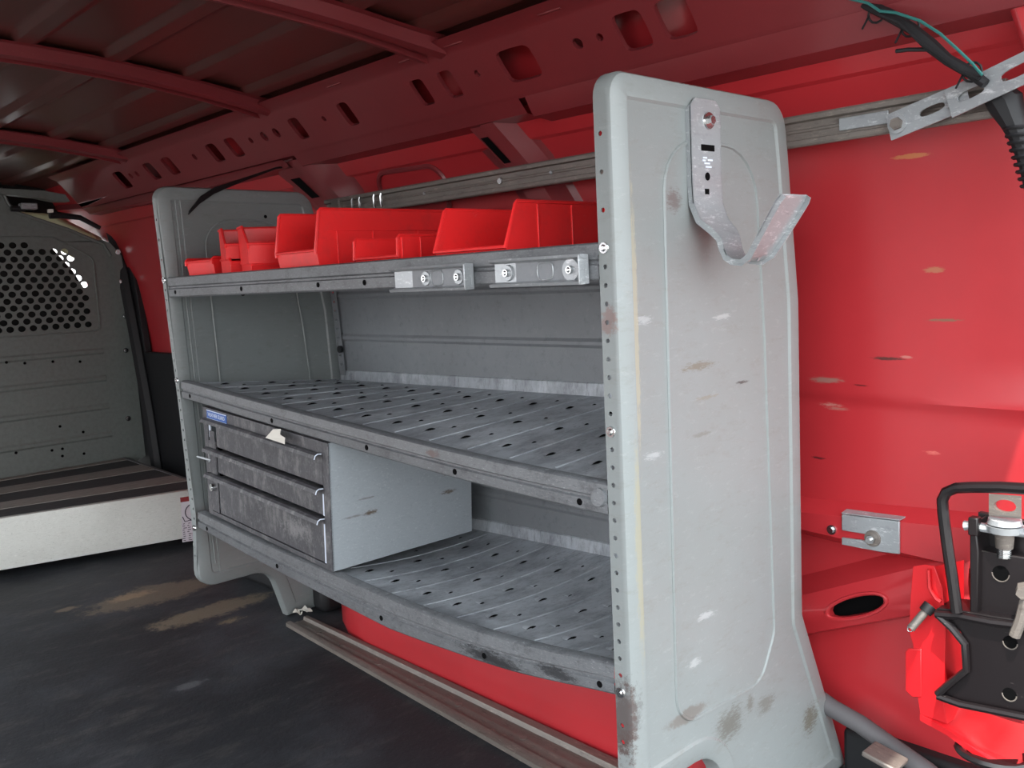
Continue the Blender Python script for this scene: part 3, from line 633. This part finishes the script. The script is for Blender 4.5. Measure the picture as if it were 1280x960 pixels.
tx.matrix_local = Matrix.Translation((-.0036, CW-.0735, CH-.015)) @ Matrix(((0, 0, -1, 0), (-1, 0, 0, 0), (0, 1, 0, 0), (0, 0, 0, 1))) @ Matrix.Diagonal((.78, 1, 1, 1))
# scrap of paper caught in the top drawer
b = MB(); b.add([(-.018, .905+.0, -.345), (-.021, .985, -.352), (-.012, .965, -.333), (-.010, .935, -.330), (-.016, .93, -.340), (-.026, .895, -.356)], [(0, 5, 1, 4), (4, 1, 2, 3)])
ps = b.build('paper_scrap', MG['paper'], smooth=0); ps.modifiers.new('s', 'SOLIDIFY').thickness = .0006
tag(ps, 'torn white paper scrap stuck on the top drawer handle', 'paper')

# ------------------------------------------------------------------ red hopper bins
def bin_obj(label, loc, rz_, Wd, D, H, lip, slant=.035, tilt=0, ribs=()):
    """local: +x depth from the open front, y width, z up"""
    e = empty('storage_bin', loc, (tilt, 0, rz_)); tag(e, label, 'bin', 'red plastic bins on the top shelf')
    t = .0022; fl_ = .006
    side = [(.006, 0), (0, lip), (slant, H), (D, H), (D-.006, 0)]
    b = MB()
    for y in (0, Wd-t): b.prism([(x, y, z) for x, z in side], (0, t, 0))
    b.prism([(.006, t, 0), (D-.006, t, 0), (D-.006, Wd-t, 0), (.006, Wd-t, 0)], (0, 0, t))
    b.prism([(.006, t, 0), (.006, Wd-t, 0), (0, Wd-t, lip), (0, t, lip)], (t, 0, 0))
    b.prism([(D-.006, t, 0), (D-.006, Wd-t, 0), (D, Wd-t, H), (D, t, H)], (-t, 0, 0))
    b.build('body', MG['bin'], e, bev=.0008, smooth=30)
    r_ = MB()
    for y in (-.0022, Wd-t-.0006):
        pth = [Vector((x, y+.0025, z)) for x, z in ((-.001, lip*.75), (-.001, lip), (slant-.004, H-.004), (slant, H), (D, H))]
        r_.tube(pth, .0032, 6)
    r_.tube([(-.001, 0, lip), (-.001, Wd, lip)], .003, 6); r_.tube([(D, 0, H), (D, Wd, H)], .003, 6)
    r_.build('rim', MG['bin'], e)
    for x in ribs:
        q = MB(); q.box((x, -.0025, .0), (x+.003, .0005, H*.62 if H > .08 else H-.004)); q.build('rib', MG['bin'], e, bev=.0008)
    if ribs and H > .08:
        q = MB(); q.box((.03, -.0020, H*.62), (D-.01, .0004, H*.62+.003)); q.build('rib', MG['bin'], e, bev=.0008)
    return e
zt = .004
bin_obj('wide red bin nearest the near end panel, both slanted sides showing', (.020, .238, zt), .06, .165, .40, .080, .010, .030, ribs=(.075, .16, .25))
bin_obj('low small red bin between the widest and the tallest bin', (.028, .530, zt), .02, .135, .22, .046, .010, .005, ribs=(.008, .05))
bin_obj('largest red bin, long flat side, middle of the row', (.022, .795, zt), .03, .150, .42, .115, .034, .016, ribs=(.05, .14, .26))
def at_y(x, y, Y): return px(x, y, 1, Y)
p = at_y(400, 326, .99); bin_obj('red bin with its open scuffed lip facing the rear doors', (p.x, .99, p.z), PI/2-.30, .155, .11, .082, .042, .055)
p = at_y(396, 334, 1.00); bin_obj('upside-down red bin under the rear-facing open bin', (p.x-.01, 1.01, zt), PI/2-.25, .13, .10, .022, .016, .01)
p = at_y(331, 322, 1.13); bin_obj('smaller red bin raised at left, open lip to rear', (p.x, 1.13, p.z), PI/2-.35, .085, .12, .070, .032, .055)
p = at_y(345, 337, 1.12); bin_obj('flat red bin under the smaller raised bin', (p.x-.012, 1.13, zt), PI/2-.25, .085, .11, .034, .026, .01)
bin_obj('leftmost red bin, small, beside the far end panel', (.035, 1.285, zt), .10, .12, .10, .043, .036, .004, ribs=())

# ------------------------------------------------------------------ slide brackets on the top shelf edge
def slide(label, y0, y1, zc, bolts):
    e = empty('slide_bracket', ((-.004), (y0+y1)/2, zc)); tag(e, label, 'bracket', 'zinc channel brackets on the top shelf edge')
    h = .020; b = MB(); L_ = y1-y0; xa = -.004
    prof = [(-.004, zc-h), (-.020, zc-h-.001), (-.022, zc-h+.003), (-.010, zc-h+.006), (-.008, zc-h+.006), (-.008, zc+h-.006), (-.010, zc+h-.006), (-.022, zc+h-.003), (-.020, zc+h+.001), (-.004, zc+h)]
    def ring(y, k): return [(x, y, z+k*0) for x, z in prof]
    b.loft([ring(y0, 0), ring(y1, 0)]); b.build('channel', MG['zinc'], e, smooth=30)
    b = MB(); b.box((-.009, y0+.004, zc-h+.004), (-.006, y0+L_*.75, zc+h-.004)); b.build('backing_plate', MG['back'], e, bev=.001)
    b = MB(); yc_ = y0+L_*.42; b.tube([(-.0095, yc_+.016*math.copysign(abs(math.cos(t))**.5, math.cos(t)), zc+.0125*math.copysign(abs(math.sin(t))**.7, math.sin(t))) for t in [2*PI*i/20 for i in range(20)]], .0012, 5, closed=True); b.build('slot_rim', MG['zinc'], e)
    b = MB(); b.box((-.0225, y0+.001, zc-h), (-.0035, y0+.004, zc+h)); b.build('end_stop', MG['zinc'], e, bev=.001)
    for y, r_ in bolts:
        b = MB(); b.cyl((-.008, y, zc), (-.0115, y, zc), r_, r_*.92, 20); b.build('washer', MG['zinc'], e)
        b = MB(); b.cyl((-.011, y, zc), (-.016, y, zc), .0062, .0055, 14); b.cyl((-.016, y, zc), (-.018, y, zc), .004, .002, 10); b.build('bolt', MG['bolt'], e)
    rehome(e); return e
slide('longer zinc channel bracket at the near end of the top shelf', .046, .235, -.027, ((.074, .017), (.205, .0125)))
slide('zinc channel bracket one step left along the top shelf', .290, .495, -.029, ((.320, .0125), (.405, .0125)))

# ------------------------------------------------------------------ galvanised hook on the near end panel
hk = empty('hanging_hook', (.206, -.004, .15)); tag(hk, 'galvanised U-shaped steel hook bolted to the near end panel', 'hook')
def hx(x, y): p = px(x, y, 0, .207); return (p.y, p.z)
path = [(-.0045, .212), (-.0045, .09), (-.006, .060), (-.016, .036), (-.034, .020), (-.043, .008), (-.047, -.008), (-.052, -.018), (-.062, -.024), (-.078, -.026), (-.092, -.018)]
tipy, tipz = hx(993, 243); path += [(-.092+(tipy+.092)*t, -.018+(tipz+.018)*t) for t in (.3, .6, .9, 1)]
wd = [.044, .074, .074, .072, .060, .050, .046, .046, .050, .056, .062, .068, .072, .074, .066]
pth = [Vector((.207, y, z)) for y, z in path]
pth = [pth[0]]+[Vector((.207, -.0045, .200))]+pth[1:]; wd = [.050]+[.074]+wd[1:]
b = MB(); b.strip(pth, (1, 0, 0), wd, .003); b.build('strap', MG['zinc'], hk, smooth=40, bev=.0008)
def flange_line(sgn):
    b = MB(); rows = []
    for i, p in enumerate(pth):
        a = pth[max(i-1, 0)]; c = pth[min(i+1, len(pth)-1)]; nn = (c-a).normalized().cross(Vector((1, 0, 0))).normalized()
        e0 = p+Vector((sgn*wd[i]/2, 0, 0)); rows.append([e0+nn*.0015, e0+nn*(-.008), e0+nn*(-.008)-Vector((sgn*.0018, 0, 0)), e0+nn*.0015-Vector((sgn*.0018, 0, 0))])
    b.loft(rows[1:]); b.build('side_flange', MG['zinc'], hk, smooth=40)
flange_line(-1); flange_line(1)
c0 = Vector((.213, -.006, .181)); b = MB(); b.cyl(c0, c0-Vector((0, .0025, 0)), .013, .012, 20); b.cyl(c0, c0-Vector((0, .009, 0)), .0075, .0065, 6); b.build('bolt', MG['bolt'], hk)
def decal(pts, mat, nm): b = MB(); b.prism(pts, (0, -.0006, 0)); b.build(nm, mat, hk, smooth=0)
y_ = -.0062
decal([(.193, y_, .146), (.226, y_, .146), (.226, y_, .137), (.193, y_, .137)], MG['hole'], 'slot')
decal([(.207+.006*math.cos(a), y_, .100+.006*math.sin(a)) for a in [2*PI*i/12 for i in range(12)]], MG['hole'], 'round_hole')
decal([(.199, y_, .082), (.210, y_, .082), (.210, y_, .071), (.199, y_, .071)], MG['hole'], 'square_hole')
b = MB()
for k, (x0, x1, z) in enumerate(((.197, .207, .127), (.209, .221, .124), (.200, .214, .119), (.203, .218, .114), (.196, .203, .123))): b.box((x0, -.0064, z-.0012), (x1, -.006, z+.0012))
b.build('stamped_mark', MG['white'], hk, smooth=0)
tip = Vector((.207, tipy, tipz)); dn = (pth[-2]-pth[-5]).normalized(); nn = dn.cross(Vector((1, 0, 0))).normalized()
if nn.z < 0: nn = -nn
for sx_ in (-.020, .018):
    b = MB(); c1 = tip-dn*.018+Vector((sx_, 0, 0)); b.strip([c1-dn*.012, c1-dn*.004+nn*.006, c1+dn*.004+nn*.007, c1+dn*.012], (1, 0, 0), .010, .0025); b.build('bridge_tab', MG['zinc'], hk, smooth=50)
c1 = tip-dn*.058+nn*.002; b = MB(); b.cyl(c1, c1+nn*.0008, .007); b.build('dimple', MG['track'], hk)
c1 = tip-dn*.098+nn*.0018; b = MB()
for k, (a_, c_) in enumerate(((-.016, -.011), (.007, .012))): b.prism([c1+Vector((a_, 0, 0))-dn*.012, c1+Vector((c_, 0, 0))-dn*.012, c1+Vector((c_, 0, 0))+dn*.014, c1+Vector((a_, 0, 0))+dn*.014], nn*.0016)
b.prism([c1+Vector((-.016, 0, 0))+dn*.010, c1+Vector((.012, 0, 0))+dn*.010, c1+Vector((.012, 0, 0))+dn*.014, c1+Vector((-.016, 0, 0))+dn*.014], nn*.0016); b.build('embossed_frame', MG['zinc'], hk, bev=.0005)
rehome(hk)

# ------------------------------------------------------------------ tracks
def track(name, label, pts, side, wid, mat, out):
    """channel section swept between two points; side = width direction, out = face direction"""
    e = empty(name, pts[0]); tag(e, label, 'rail'); S = Vector(side).normalized(); O = Vector(out).normalized(); b = MB(); rows = []
    for i, p in enumerate(pts):
        p = Vector(p); w_ = wid[i] if isinstance(wid, (list, tuple)) else wid
        prof = [(-.5, 0), (-.5, .010), (-.44, .012), (-.30, .012), (-.26, .003), (-.06, .003), (-.03, .0045), (.03, .0045), (.06, .003), (.26, .003), (.30, .012), (.44, .012), (.5, .010), (.5, 0)]
        rows.append([p+S*w_*a+O*d for a, d in prof])
    b.loft(rows); b.build('channel', mat, e, smooth=30); return e, S, O
p0 = px(1260, 122, 0, .488); p1 = px(410, 262, 0, .488)
wt, S, O = track('wall_track', 'long dull steel track across the red wall behind the shelving', [p0, p1], (0, 0, 1), .052, MG['track'], (-1, 0, 0))
def wtp(x): # point on the track face at pixel x
    best = None
    for k in range(0, 401):
        q_ = p0.lerp(p1, k/400); d = q_-CAM; X_ = 640+FPX*d.dot(RT)/d.dot(fw)
        if best is None or abs(X_-x) < best[0]: best = (abs(X_-x), q_)
    return best[1]
for x, r_ in ((627, .008), (533, .004), (692, .004)):
    q_ = wtp(x); b = MB(); b.cyl(q_+O*.002, q_+O*.008, r_, r_*.85); b.build('bolt' if r_ > .005 else 'rivet', MG['bolt'] if r_ > .005 else MG['zinc'], wt)
for x in (447, 456, 474, 483):
    q_ = wtp(x); b = MB(); b.tube([q_+O*.013+Vector((0, .004*k, z)) for k, z in ((0, .018), (1, .010), (1, -.010), (0, -.018))], .0035, 6); b.build('clip', MG['bolt'], wt, label='bright wire clip')
q_ = wtp(425); b = MB(); b.box(tuple(q_+O*.014-Vector((.003, .02, .022))), tuple(q_+O*.003+Vector((.003, .02, .022)))); b.build('end_plate', MG['track'], wt, bev=.003)
# pale worn filler strip inside the right hand part of the track
q0, q1 = wtp(1050), wtp(1112); b = MB(); b.strip([q0+O*.005, q1+O*.005], (0, 0, 1), .020, .003); b.build('filler', MG['paper'] if 0 else MG['zinc'], wt, bev=.001)
rehome(wt)
pf = (.250, 1.41, FZ+.002); pn = (.212, .24, FZ+.002); pn2 = (.205, .04, FZ+.002)
ft, S2, O2 = track('floor_track', 'worn steel track on the floor under the shelving', [pf, pn, pn2], (1, 0, 0), [.070, .125, .14], MG['track'], (0, 0, 1))
for t in (.1, .2, .35, .5, .62, .8):
    p = Vector(pf).lerp(Vector(pn), t); b = MB(); b.cyl(p+Vector((0, 0, .003)), p+Vector((0, 0, .0052)), .008, n=12); b.build('screw', MG['track'], ft)
rehome(ft)
for i, (x, y, s_) in enumerate(((372, 765, .011), (381, 763, .015), (376, 768, .008), (388, 764, .009))):
    p = px(x, y, 2, FZ+.016); b = MB(); b.add([p+Vector((s_*math.cos(a)*(1.2 if k % 2 else .6), s_*1.4*math.sin(a)*(1 if k % 2 else .7), .004*((k+i) % 3))) for k, a in enumerate([2*PI*j/7 for j in range(7)])]+[p+Vector((0, 0, -.002))], [(j, (j+1) % 7, 7) for j in range(7)])
    o = b.build('plastic_shred', MG['paper'], smooth=0); o.modifiers.new('s', 'SOLIDIFY').thickness = .001
    tag(o, ('leftmost white plastic shred at the far end of the floor track', 'largest white plastic shred at the far end of the floor track', 'smallest white plastic shred at the far end of the floor track', 'rightmost white plastic shred at the far end of the floor track')[i], 'debris', 'white shreds at the far foot')
# black knob strap hanging over the far panel
b = MB(); p_ = [px(236, 266, 1, 1.44), px(250, 250, 1, 1.45), px(268, 238, 1, 1.47), px(300, 226, 1, 1.55), px(345, 210, 1, 1.65), px(385, 205, 1, 1.7)]
b.strip(p_, (.3, 0, 1), [.010, .020, .018, .010, .006, .004], .003); tag(b.build('hanging_strap', MG['black']), 'thin dark strap drooping over the far end panel', 'strap')

# ------------------------------------------------------------------ slotted straps and wiring at the right
def slotted(name, label, a, c, wid, slots, yoff):
    e = empty(name, a); tag(e, label, 'brace'); a, c = Vector(a), Vector(c); D_ = (c-a); Ln = D_.length; D_.normalize(); N_ = Vector((-1, 0, 0)); N_ = (N_-D_*N_.dot(D_)).normalized(); V_ = D_.cross(N_)
    if V_.z < 0: V_ = -V_
    b = MB(); fn = lambda u, v, d: a+D_*u+V_*v+N_*(yoff-d)
    b.holed(fn, -.016, Ln, -wid/2, wid/2, slots, .003)
    b.grid([[fn(u, v, .003) for v in (-wid/2,)]+[fn(u, -wid/2, 0)] for u in (-.016, Ln)]); b.grid([[fn(u, wid/2, 0), fn(u, wid/2, .003)] for u in (-.016, Ln)])
    b.grid([[fn(-.016, v, 0) for v in (-wid/2, wid/2)], [fn(-.016, v, .003) for v in (-wid/2, wid/2)]])
    b.build('bar', MG['zinc'], e, smooth=30); return e, fn
a_ = px(1124, 155, 0, .466); c_ = px(1212, 118, 0, .455)
e1, fn1 = slotted('slotted_brace', 'short flat brace with a slot bolted onto the wall track', a_, c_, .040, [(.0, 0, .010, .010, 2), ((c_-a_).length*.50, 0, .020, .006, 2.5)], .004)
q_ = Vector(fn1(0, 0, 0)); b = MB(); b.cyl(q_+Vector((.004, 0, 0)), q_-Vector((.004, 0, 0)), .0145, n=18); b.build('washer', MG['zinc'], e1)
b = MB(); b.cyl(q_-Vector((.004, 0, 0)), q_-Vector((.010, 0, 0)), .010, .009, 6); b.build('bolt', MG['track'], e1); rehome(e1)
a_ = px(1200, 124, 0, .448); c_ = px(1330, 62, 0, .430)
e2, fn2 = slotted('slotted_brace', 'longer slotted brace overlapping the short one, running off right', a_, c_, .042, [(.018, 0, .020, .0065, 3), (.095, 0, .034, .0075, 3), (.17, 0, .02, .0075, 3)], .004); rehome(e2)
e = empty('wiring_harness', px(1150, 30, 0, .43)); tag(e, 'dark taped wiring loom with teal wire at upper right', 'wiring')
lp = [(1040,-20),(1080,5),(1110,18),(1140,36),(1165,58),(1185,75),(1215,92),(1232,105)]
b = MB(); b.tube([px(x, y, 0, .43) for x, y in lp], [.006, .007, .009, .008, .010, .008, .008, .007], 8); b.build('taped_loom', MG['black'], e)
b = MB(); b.tube([px(x, y-6, 0, .415) for x, y in ((1060,4),(1085,10),(1100,20),(1120,22),(1150,32),(1175,48),(1195,66),(1215,85),(1228,100))], .0022, 6); b.build('teal_wire', MG['teal'], e, label='teal insulated wire')
b = MB(); b.tube([px(x, y, 0, .42) for x, y in ((1100,18),(1125,28),(1150,52),(1172,66),(1200,88),(1225,98))], .003, 6); b.build('wire', MG['black'], e)
b = MB(); b.tube([px(x, y, 0, .43) for x, y in ((1120,64),(1135,62),(1160,62),(1180,70))], .003, 6); b.build('wire', MG['black'], e)
for x, y in ((1096, 17), (1138, 34), (1215, 90)):
    b = MB(); p = px(x, y, 0, .43); b.tube([p+Vector((0, .013*math.cos(t), .013*math.sin(t))) for t in [2*PI*i/12 for i in range(12)]], .0018, 5, closed=True); b.tube([p+Vector((0, .012, 0)), p+Vector((-.01, .018, -.02))], .0015, 5); b.build('cable_tie', MG['black'], e)
rehome(e)
e = empty('cable_gland', px(1250, 150, 0, .45)); tag(e, 'black cable boot dropping below the slotted braces', 'cable')
b = MB(); b.tube([px(x, y, 0, .47) for x, y in ((1246,118),(1258,130),(1266,150),(1274,170),(1284,205),(1294,250))], [.020, .024, .018, .014, .011, .011], 10); b.build('boot', MG['black'], e)
for k in range(9):
    p = px(1269+k*2.7, 160+k*9, 0, .465); b = MB(); b.tube([p+Vector((.014*math.cos(t), .014*math.sin(t), 0)) for t in [2*PI*i/12 for i in range(12)]], .0025, 5, closed=True); b.build('corrugation', MG['black'], e)
rehome(e)

# ------------------------------------------------------------------ plate and bolt on the lower side rail
e = empty('slotted_plate', px(1090, 668, 0, .586)); tag(e, 'small forked galvanised plate bolted on the red lower rail', 'plate')
PX = .582
q = [px(x, y, 0, PX) for x, y in ((1052,643),(1124,652),(1124,693),(1100,690),(1052,681),(1052,672),(1082,676),(1082,668),(1052,663))]
b = MB(); b.prism(q, (.005, 0, 0)); b.build('plate', MG['zinc'], e, bev=.0012)
b = MB(); b.prism([px(1052, 642, 0, PX), px(1124, 651, 0, PX), px(1126, 653, 0, PX)+Vector((.02, 0, .004)), px(1052, 643, 0, PX)+Vector((.02, 0, .004))], (0, 0, .002)); b.build('folded_edge', MG['zinc'], e)
p = px(1091, 673, 0, PX); b = MB(); b.cyl(p, p-Vector((.004, 0, 0)), .015, .014, 18); b.build('washer', MG['track'], e)
b = MB(); b.cyl(p-Vector((.004, 0, 0)), p-Vector((.012, 0, 0)), .008, n=6); b.cyl(p-Vector((.012, 0, 0)), p-Vector((.020, 0, 0)), .004); b.build('bolt', MG['bolt'], e); rehome(e)
p = px(1040, 662, 0, .588); b = MB(); b.cyl(p+Vector((.003, 0, 0)), p-Vector((.003, 0, 0)), .010, .009, 16); b.cyl(p-Vector((.003, 0, 0)), p-Vector((.007, 0, 0)), .0055, n=6)
tag(b.build('wall_screw', MG['bolt']), 'lone bright screw on the red lower rail, left of the plate', 'screw')

# ------------------------------------------------------------------ grey seal hose along the sill
b = MB(); b.tube([px(x, y, 0, .56) for x, y in ((985, 845), (1040, 885), (1075, 905), (1110, 930), (1160, 965), (1200, 1000))], .017, 12)
tag(b.build('rubber_seal', MG['hose']), 'thick grey rubber seal along the sill below the red wall', 'seal')
b = MB(); p = px(1085, 935, 0, .50); b.strip([p, p+Vector((0, -.06, -.012))], (1, 0, 0), .05, .01); tag(b.build('sill_clip', MG['track'], bev=.003), 'scuffed metal sill clip under the grey rubber seal', 'clip')

# ------------------------------------------------------------------ red jack holder and black jack
e = empty('jack_holder', px(1160, 900, 0, .50)); tag(e, 'bright red sheet metal jack holder with a long side flange', 'bracket')
XJ = .47
def J(x, y, X=XJ): return px(x, y, 0, X)
q = [J(x, y) for x, y in ((1141,708),(1156,706),(1168,708),(1178,735),(1182,790),(1180,880),(1184,905),(1150,893),(1147,872),(1145,840),(1141,806),(1136,790),(1138,745))]
b = MB(); b.prism(q, (.003, 0, 0)); b.build('side_flange', MG['redhi'], e, bev=.001)
b = MB(); q = [J(x, y, XJ-.002) for x, y in ((1131,815),(1135,811),(1152,811),(1152,872),(1140,872),(1131,863))]; b.prism(q, (.004, 0, 0)); b.build('tab', MG['redhi'], e, bev=.002)
b = MB(); b.grid([[J(1168, 708), J(1178, 735), J(1180, 800), J(1180, 880), J(1184, 905)], [J(1205, 700, .56), J(1205, 735, .56), J(1205, 800, .57), J(1215, 850, .57), J(1215, 885, .57)]])
b.build('inner_web', MG['redhi'], e)
b = MB(); b.grid([[J(1150, 893), J(1184, 912), J(1230, 945), J(1290, 985)], [J(1184, 880, .50), J(1215, 885, .55), J(1260, 900, .57), J(1330, 920, .58)]]); b.grid([[J(1150, 893), J(1184, 912), J(1230, 945), J(1290, 985)], [J(1150, 893)+Vector((0, 0, -.010)), J(1184, 912)+Vector((0, 0, -.010)), J(1230, 945)+Vector((0, 0, -.010)), J(1290, 985)+Vector((0, 0, -.010))]])
b.build('base_shelf', MG['redhi'], e)
b = MB(); c = J(1240, 942, .49); b.tube([c+Vector((.038*math.cos(t), .05*math.sin(t), 0)) for t in [2*PI*i/20 for i in range(20)]], .006, 6, closed=True); b.cyl(c-Vector((0, 0, .004)), c, .036, n=20); b.build('rubber_ring', MG['jack'], e)
b = MB(); b.tube([J(1161, 712, .466), J(1162, 735, .466), J(1170, 748, .466), J(1176, 752, .466)], .003, 6); b.build('crease', MG['redhi'], e)
rehome(e)
b = MB(); a, c = J(1157, 764, .455), J(1138, 786, .435); b.cyl(a, c, .0065, .0065, 12)
pn_ = tag(b.build('hitch_pin', MG['track']), 'short steel pin stuck out of the red jack holder', 'pin')
b = MB(); d_ = (a-c).normalized(); b.cyl(a-d_*.002, a+d_*.012, .010, .011, 12); b.build('head', MG['black'], pn_)
b = MB(); b.tube([c-d_*.001+Vector((0, .004*math.cos(t), .004*math.sin(t))) for t in [2*PI*i/10 for i in range(10)]], .001, 5, closed=True); b.build('ring', MG['bolt'], pn_)

e = empty('jack', J(1240, 850, .46)); tag(e, 'black scissor jack with bent handle bar strapped in the red holder', 'jack')
XK = .44
b = MB(); hp = [J(x, y, XK) for x, y in ((1196,765),(1190,720),(1184,680),(1179,640),(1178,625),(1183,615),(1195,610),(1215,609),(1250,609),(1300,612))]
b.tube(hp, .0085, 10); b.build('handle_bar', MG['jack'], e)
def plate(pts, X, d, nm, mat='jack', bev=.002): b = MB(); b.prism([J(x, y, X) for x, y in pts], (d, 0, 0)); return b.build(nm, MG[mat], e, bev=bev)
plate(((1214,686),(1300,700),(1300,800),(1214,765)), .47, .04, 'rear_plate')
plate(((1212,655),(1219,652),(1223,690),(1222,770),(1212,765)), .455, .05, 'side_plate')
plate(((1166,765),(1172,760),(1200,763),(1240,770),(1300,778),(1300,900),(1170,872),(1168,866),(1206,840),(1210,810),(1200,790)), .452, .06, 'body')
for pts, r_ in ((((1170,768),(1200,770),(1240,778),(1300,785)), .0065), (((1172,768),(1190,785),(1206,805),(1208,838),(1190,852),(1172,868)), .006), (((1172,870),(1200,880),(1250,890),(1300,900)), .006)):
    b = MB(); b.tube([J(x, y, .445) for x, y in pts], r_, 8); b.build('frame_edge', MG['jack'], e)
plate(((1222,640),(1300,655),(1300,700),(1222,690)), .50, .012, 'bracket')
for x, y, r_, X in ((1251,717,.012,.4695),(1263,803,.010,.4515),(1262,868,.010,.4515)):
    b = MB(); p = J(x, y, X); b.cyl(p+Vector((.001, 0, 0)), p-Vector((.0008, 0, 0)), r_, n=18); b.build('round_hole', MG['hole'], e)
    b = MB(); b.tube([p-Vector((.001, 0, 0))+Vector((0, r_*math.cos(t), r_*math.sin(t))) for t in [PI+PI*i/9 for i in range(10)]], .001, 5); b.build('hole_edge', MG['track'], e)
# screw head: eyelet, collar, cross pin, thread
ce = J(1256, 655, .47)
b = MB(); ow = J(1236, 617, .47), J(1277, 620, .47), J(1277, 648, .47), J(1236, 645, .47)
u_ = (ow[1]-ow[0]); v_ = (ow[3]-ow[0])
b.holed(lambda u, v, d: ow[0]+u_*u+v_*v+Vector((d, 0, 0)), 0, 1, 0, 1, [(.5, .5, .34, .28, 2)], .008); b.build('eyelet', MG['track'], e, smooth=30)
b = MB(); tp = J(1256, 648, .47); b.cyl(tp, tp-Vector((0, 0, .008)), .022, .024, 20); b.cyl(tp-Vector((0, 0, .010)), tp-Vector((0, 0, .020)), .026, .024, 20); b.build('collar', MG['zinc'], e)
b = MB(); b.cyl(tp-Vector((0, 0, .02)), tp-Vector((0, 0, .045)), .014, .012, 14); b.build('neck', MG['track'], e)
b = MB(); b.cyl(tp-Vector((0, 0, .045)), tp-Vector((0, 0, .06)), .008, .008, 10)
for k in range(5): b.cyl(tp-Vector((0, 0, .046+.003*k)), tp-Vector((0, 0, .0475+.003*k)), .010, .010, 10)
b.build('thread', MG['bolt'], e)
b = MB(); b.tube([J(1206, 657, .46), J(1212, 657, .46), J(1240, 661, .465), J(1250, 664, .47)], [.008, .007, .007, .009], 10); b.tube([J(1262, 664, .47), J(1300, 668, .47)], .007, 10); b.build('cross_pin', MG['zinc'], e)
b = MB(); b.box(tuple(J(1217, 658, .452)-Vector((.004, .007, .014))), tuple(J(1217, 658, .452)+Vector((.012, .007, .014)))); b.build('pin_yoke', MG['jack'], e, bev=.002)
b = MB(); b.cyl(J(1279, 735, .45), J(1279, 742, .43), .010, n=6); b.tube([J(1283, 745, .44), J(1276, 775, .44), J(1268, 795, .44)], .008, 8); b.build('brace_nut', MG['track'], e)
rehome(e)
# rear pillar corner of the body, upper right
b = MB(); b.prism([px(x, y, 0, .46) for x, y in ((1235,-60),(1262,20),(1284,90),(1330,130),(1330,-60))], (.05, 0, 0)); b.build('rear_pillar', MG['red'], wr, bev=.01)
